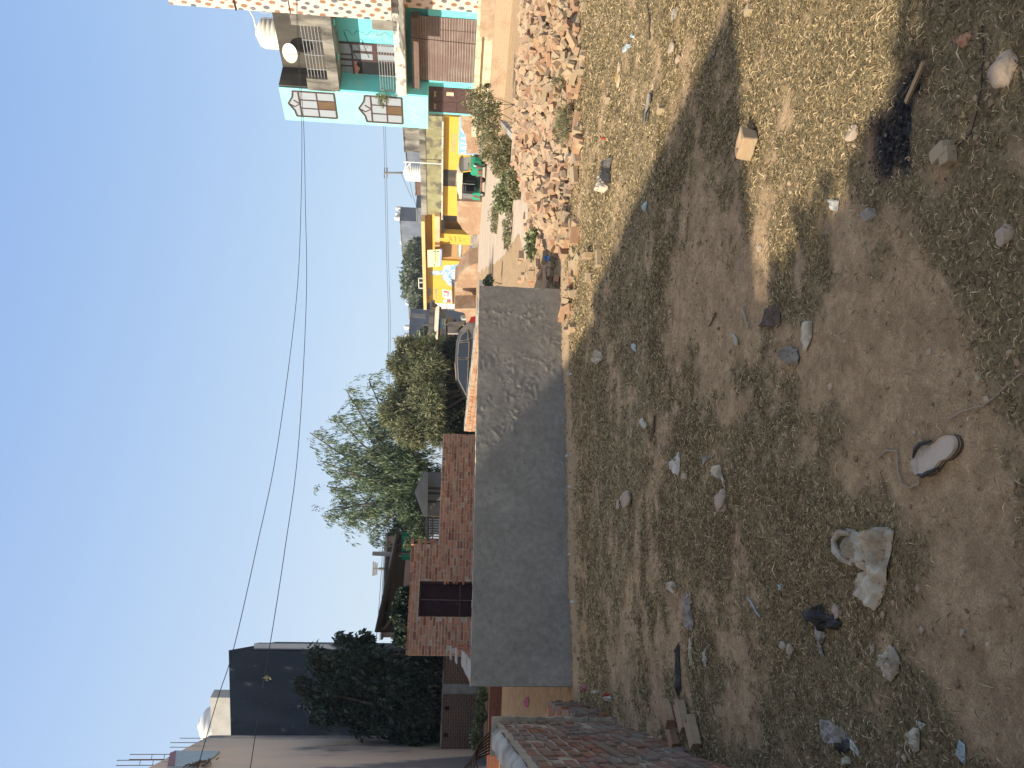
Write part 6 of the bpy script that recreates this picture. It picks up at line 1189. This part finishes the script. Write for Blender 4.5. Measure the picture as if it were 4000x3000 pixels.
bushy('leafy_shrub', 'dark shrub filling the gap under the dusty bush behind the car', 1900, 1600, 32, [(1770, 1400, 80, 55, 0), (1780, 1550, 100, 60, 0), (1790, 1680, 70, 70, 0), (1740, 1620, 80, 60, .3)], 20000, 'leafD', (.1, .2), .4)
bushy('creeper_bush', 'dark green bush growing against the pole shelter and gate wall', 1800, 2000, 25.5, [(1640, 2060, 30, 30, -1), (1615, 2100, 22, 22, -1), (1650, 1900, 40, 20, 1), (1600, 2010, 50, 45, 0), (1690, 2000, 60, 30, .5)], 7000, 'leafA', (.08, .14), .4)
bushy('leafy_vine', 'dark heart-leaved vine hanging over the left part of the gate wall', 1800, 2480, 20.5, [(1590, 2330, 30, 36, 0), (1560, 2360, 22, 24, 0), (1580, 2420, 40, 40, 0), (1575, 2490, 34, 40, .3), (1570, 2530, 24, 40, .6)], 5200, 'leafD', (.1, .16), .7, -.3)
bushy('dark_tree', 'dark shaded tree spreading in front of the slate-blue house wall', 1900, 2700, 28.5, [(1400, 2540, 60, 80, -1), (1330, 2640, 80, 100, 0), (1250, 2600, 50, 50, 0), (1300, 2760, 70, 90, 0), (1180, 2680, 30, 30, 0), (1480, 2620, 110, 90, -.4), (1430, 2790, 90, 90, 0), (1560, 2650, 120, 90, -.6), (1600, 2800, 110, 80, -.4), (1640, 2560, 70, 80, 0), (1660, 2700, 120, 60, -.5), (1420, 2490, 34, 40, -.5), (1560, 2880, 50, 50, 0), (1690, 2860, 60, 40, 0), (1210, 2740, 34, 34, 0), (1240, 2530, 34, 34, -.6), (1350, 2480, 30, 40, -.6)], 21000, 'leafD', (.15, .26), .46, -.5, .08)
bushy('low_shrub', 'sunlit yellow-green shrub at the foot of the vented brick wall', 1890, 2800, 25, [(1858, 2870, 50, 22, 0), (1872, 2790, 40, 20, 0), (1880, 2720, 30, 22, 0)], 2600, 'leafG', (.08, .13), .6)
for k, (X, Y, rx, ry, y, lab) in enumerate([(1612, 1070, 50, 100, 100, 'far rounded tree behind the yellow roof, largest of the far trees'), (1622, 985, 34, 50, 112, 'far tree below the two small tanks'), (1640, 1160, 34, 60, 95, 'far tree thinning out towards the block house'), (1650, 1330, 24, 40, 80, 'small far tree in front of the lilac house')]):
    bushy('far_tree', lab, 1780, Y, y, [(X, Y, ry, rx, 0), (X+20, Y+ry*.5, ry*.6, rx*.8, 0), (X+22, Y-ry*.5, ry*.6, rx*.7, 0)], 3600, 'farleaf', (.35, .7), .5, stemr=.12)
# weeds between the rubble and the road
for k, (X, Y, ry, rx, y, n, m, lab) in enumerate([
    (1960, 620, 70, 55, 24, 5200, 'weed', 'dry scrubby weeds in front of the auto rickshaw, densest clump'), (1975, 760, 60, 45, 22, 2400, 'leafG', 'broad pale-leaved weed clump by the rear of the rickshaw'), (1900, 470, 70, 60, 22, 2600, 'weed', 'tall dry shrub with curled leaves before the maroon door'), (1860, 400, 50, 60, 23, 1500, 'weed', 'thin twiggy shrub rising before the brown shutter'), (1930, 850, 50, 24, 30, 1500, 'weed', 'low dry weeds by the pale road'), (2010, 700, 60, 30, 19, 2600, 'weed', 'grey-green weeds along the far edge of the rubble'), (1905, 1105, 24, 18, 26, 900, 'leafD', 'dark green tuft on the road edge beside the wall end'), (2080, 950, 40, 20, 15, 900, 'leafG', 'small green weeds among scattered bricks'), (1890, 560, 60, 30, 30, 1800, 'weed', 'straw-coloured weeds before the brick stack'), (1980, 900, 60, 14, 22, 700, 'weed', 'sparse weeds on the verge of the road')]):
    z0 = at(X+rx, Y, y).z; bushy('weed_clump', lab, X, Y, y, [(X, Y, ry, rx, 0), (X+rx*.3, Y+ry*.6, ry*.5, rx*.7, .3), (X+rx*.3, Y-ry*.6, ry*.5, rx*.7, -.3)], n, m, (.06, .12) if m != 'leafG' else (.09, .16), .4, .2, .012)
for k, (X, Y, y) in enumerate([(2120, 60, 11.2), (2240, 215, 10.9), (2230, 330, 10.8), (2250, 480, 10.6)]):
    q = at(X, Y, y); q = Vector((q.x, q.y, gz(q.x, q.y))); bush('grass_tuft', ['yellow-green tuft nearest the upper edge by the rubble', 'straw tuft by the silver foil', 'straw tuft at the middle of the rubble foot', 'straw tuft near the kerb piece'][k], 'grass tuft', q, [(0, 0, .1, .3, .2, .12, 1)], 700, 'weed' if k else 'leafG', (.08, .2), .06, .9)
# pale dirt road
mb = MB(); R_ = [(4.2, 16.5), (5.2, 19), (5.6, 23), (6.8, 30), (9.5, 44), (13, 62)]; W_ = [1.6, 1.5, 1.7, 2.2, 3.2, 4.5]; n = 40
def rp(u): i = min(int(u*5), 4); f = u*5-i; return Vector(R_[i]).lerp(Vector(R_[i+1]), f), W_[i]*(1-f)+W_[i+1]*f
for k in range(n+1):
    c, w_ = rp(k/n); d = Vector((-.9, .35)); 
    for s in (-1, 1): ww = w_*(1+.15*noise.noise(Vector((k*.6, s, 0)))); p = c+d*s*ww; mb.v.append((p.x, p.y, gz(p.x, p.y)+.012))
for k in range(n): mb.f.append((2*k, 2*k+1, 2*k+3, 2*k+2)); mb.m.append(0)
tag(mb.build('road', mat('pale_dirt_road', (.62, .5, .37), (.52, .41, .3), .8, .95, .3)), kind='structure')
# buildings and a tree outside the frame whose shadows fall across the ground
def caster(name, label, cx, cy, w_, d_, h, rz, m='brownwall', over=0):
    t = thing(name, label, 'house', (cx, cy, 0), rz); b = MB(); b.box((-w_/2, (d_+over)/2, h/2-.07), (w_, d_-over, h-.14)); b.build('wall', M[m], t, world=False); b = MB(); b.box((-w_/2, d_/2, h-.067), (w_+.02, d_+.02, .134)); b.build('roof_slab', M['grey'], t, world=False)
    for k in range(3): b = MB(); b.box((.02, over+(d_-over)*(k+.5)/3, h*.55), (.1, min(1, (d_-over)/4), 1.2)); b.build('window', M['darkplast'], t, world=False)
HA = 8.6; LA = HA/math.tan(SUN_EL); sh = Vector((-SX, -SY, 0)).normalized()*LA
tip = Vector((2.3, 4.42, 0))-sh; RZ = math.radians(16.5); caster('unseen_house', 'tall plain house outside the frame whose shadow wedge crosses the ground', tip.x, tip.y, 7, 4.4, HA, RZ, over=2.6); RZ = math.radians(12.8)  # roof overhang shaped to set the lower edge of the shadow wedge
q = tip+Vector((-math.sin(RZ), math.cos(RZ), 0))*4.41+Vector((-math.cos(RZ), -math.sin(RZ), 0))*.62; caster('unseen_house', 'unseen set-back rear block of the tall house, lengthened to shade the plot', q.x, q.y, 7, 13.0, HA+.02, RZ, 'grey')  # rear box of the same house, offset and lengthened to place its shade

def shade_tree():
    h = 4.6; s_ = Vector((-SX, -SY, 0)).normalized()*h/math.tan(SUN_EL); bl = []; q = Vector((-6.0, -.6, 0))
    for x, y, r in ((-.1, 3.4, .68), (.2, 2.85, .62), (.62, 2.55, .45), (.95, 2.42, .27), (-.6, 2.9, .9), (-.3, 2.0, 1.0), (.3, 1.9, .5), (-1.3, 3.2, 1.1), (-1.3, 2.2, 1.1), (-2, 4.1, 1.1), (-1.4, 4.6, .8), (-2.2, 1.2, 1.3), (.3, 1.3, .7), (1.28, 2.36, .2), (1.55, 2.32, .25), (1.35, 2.05, .17), (1.75, 2.2, .25)):
        bl.append((x-s_.x-q.x, y-s_.y-q.y, h, r, r, .13, r*r))
    bush('leafy_tree', 'leafy tree outside the frame whose crown shades the near ground', 'tree', q, bl, 30000, 'leafA', (.12, .22), .6, stems=[(0, 0, 0, b[0], b[1], b[2]) for b in bl], stemr=.12)
shade_tree()

caster('unseen_house', 'unseen plain low house added behind the camera to darken the near ground', -4.6, -8.5, 8, 6.5, 6.2, .25, 'grey')  # added unseen blocker, cuts sky light on the near ground
hb = MB(); hb.box((0, 400, 9.5), (2400, 2400, 23.0)); ho = hb.build('haze', [], origin=(0, 400, -2)); hm = bpy.data.materials.new('thin_haze'); hm.use_nodes = True; hn = hm.node_tree.nodes; hn.remove(hn['Principled BSDF'])
pv = hn.new('ShaderNodeVolumePrincipled'); pv.inputs['Color'].default_value = (.82, .88, .95, 1); pv.inputs['Density'].default_value = .0007; pv.inputs['Anisotropy'].default_value = .2; hm.node_tree.links.new(pv.outputs[0], hn['Material Output'].inputs['Volume']); ho.data.materials.append(hm); tag(ho, kind='stuff')
# ------------------------------------------------------------------ camera, sun, sky
cam = bpy.data.cameras.new('camera'); co = bpy.data.objects.new('camera', cam); col.objects.link(co)
CZ = CX.cross(CY); co.matrix_world = Matrix(((CX.x, CY.x, CZ.x, 0), (CX.y, CY.y, CZ.y, 0), (CX.z, CY.z, CZ.z, EYE), (0, 0, 0, 1)))
cam.sensor_fit = 'HORIZONTAL'; cam.sensor_width = 36; cam.lens = 36*FPX/4000; cam.clip_start = .05; cam.clip_end = 5000
sc.camera = co
sun = bpy.data.lights.new('sun', 'SUN'); so = bpy.data.objects.new('sun', sun); col.objects.link(so); so.location = (-20, -10, 20)
so.rotation_euler = (-SUND).to_track_quat('-Z', 'Y').to_euler(); sun.energy = 4.6; sun.angle = math.radians(.55); sun.color = (1, .9, .74)
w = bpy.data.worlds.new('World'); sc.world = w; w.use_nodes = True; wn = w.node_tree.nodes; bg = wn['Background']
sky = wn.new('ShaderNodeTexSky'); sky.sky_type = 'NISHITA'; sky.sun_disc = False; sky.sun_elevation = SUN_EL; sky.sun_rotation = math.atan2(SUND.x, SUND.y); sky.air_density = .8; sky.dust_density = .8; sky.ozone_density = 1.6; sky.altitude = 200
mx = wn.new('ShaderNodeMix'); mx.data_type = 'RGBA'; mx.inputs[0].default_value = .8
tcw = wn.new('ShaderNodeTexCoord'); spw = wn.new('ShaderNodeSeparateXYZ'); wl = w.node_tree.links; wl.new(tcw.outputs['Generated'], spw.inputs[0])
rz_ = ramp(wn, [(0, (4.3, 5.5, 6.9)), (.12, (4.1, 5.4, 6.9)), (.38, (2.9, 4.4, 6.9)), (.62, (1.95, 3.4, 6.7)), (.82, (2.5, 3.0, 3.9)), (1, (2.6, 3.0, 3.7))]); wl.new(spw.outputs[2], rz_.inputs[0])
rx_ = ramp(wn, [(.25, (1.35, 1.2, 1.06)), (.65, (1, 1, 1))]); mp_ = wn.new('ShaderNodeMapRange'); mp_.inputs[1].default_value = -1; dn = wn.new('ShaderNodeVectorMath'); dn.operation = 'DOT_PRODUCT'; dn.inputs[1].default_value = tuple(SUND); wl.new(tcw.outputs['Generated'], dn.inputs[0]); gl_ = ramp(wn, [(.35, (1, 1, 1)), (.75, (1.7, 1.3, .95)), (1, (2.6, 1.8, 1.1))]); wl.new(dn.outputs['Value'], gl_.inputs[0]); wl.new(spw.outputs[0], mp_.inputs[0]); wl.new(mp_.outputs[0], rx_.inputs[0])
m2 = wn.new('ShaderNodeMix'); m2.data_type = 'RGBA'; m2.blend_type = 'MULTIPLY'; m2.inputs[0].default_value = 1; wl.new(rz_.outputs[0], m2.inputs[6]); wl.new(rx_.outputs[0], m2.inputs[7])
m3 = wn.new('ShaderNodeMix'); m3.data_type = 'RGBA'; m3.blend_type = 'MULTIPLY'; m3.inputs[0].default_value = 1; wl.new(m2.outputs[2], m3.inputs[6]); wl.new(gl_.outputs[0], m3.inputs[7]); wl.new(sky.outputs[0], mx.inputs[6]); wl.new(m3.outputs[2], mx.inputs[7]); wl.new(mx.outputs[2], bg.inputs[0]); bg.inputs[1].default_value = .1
sc.view_settings.view_transform = 'Standard'; sc.view_settings.look = 'None'; sc.view_settings.exposure = .5; sc.view_settings.gamma = 1
sc.render.engine = 'CYCLES'; sc.render.resolution_x = 1024; sc.render.resolution_y = 768
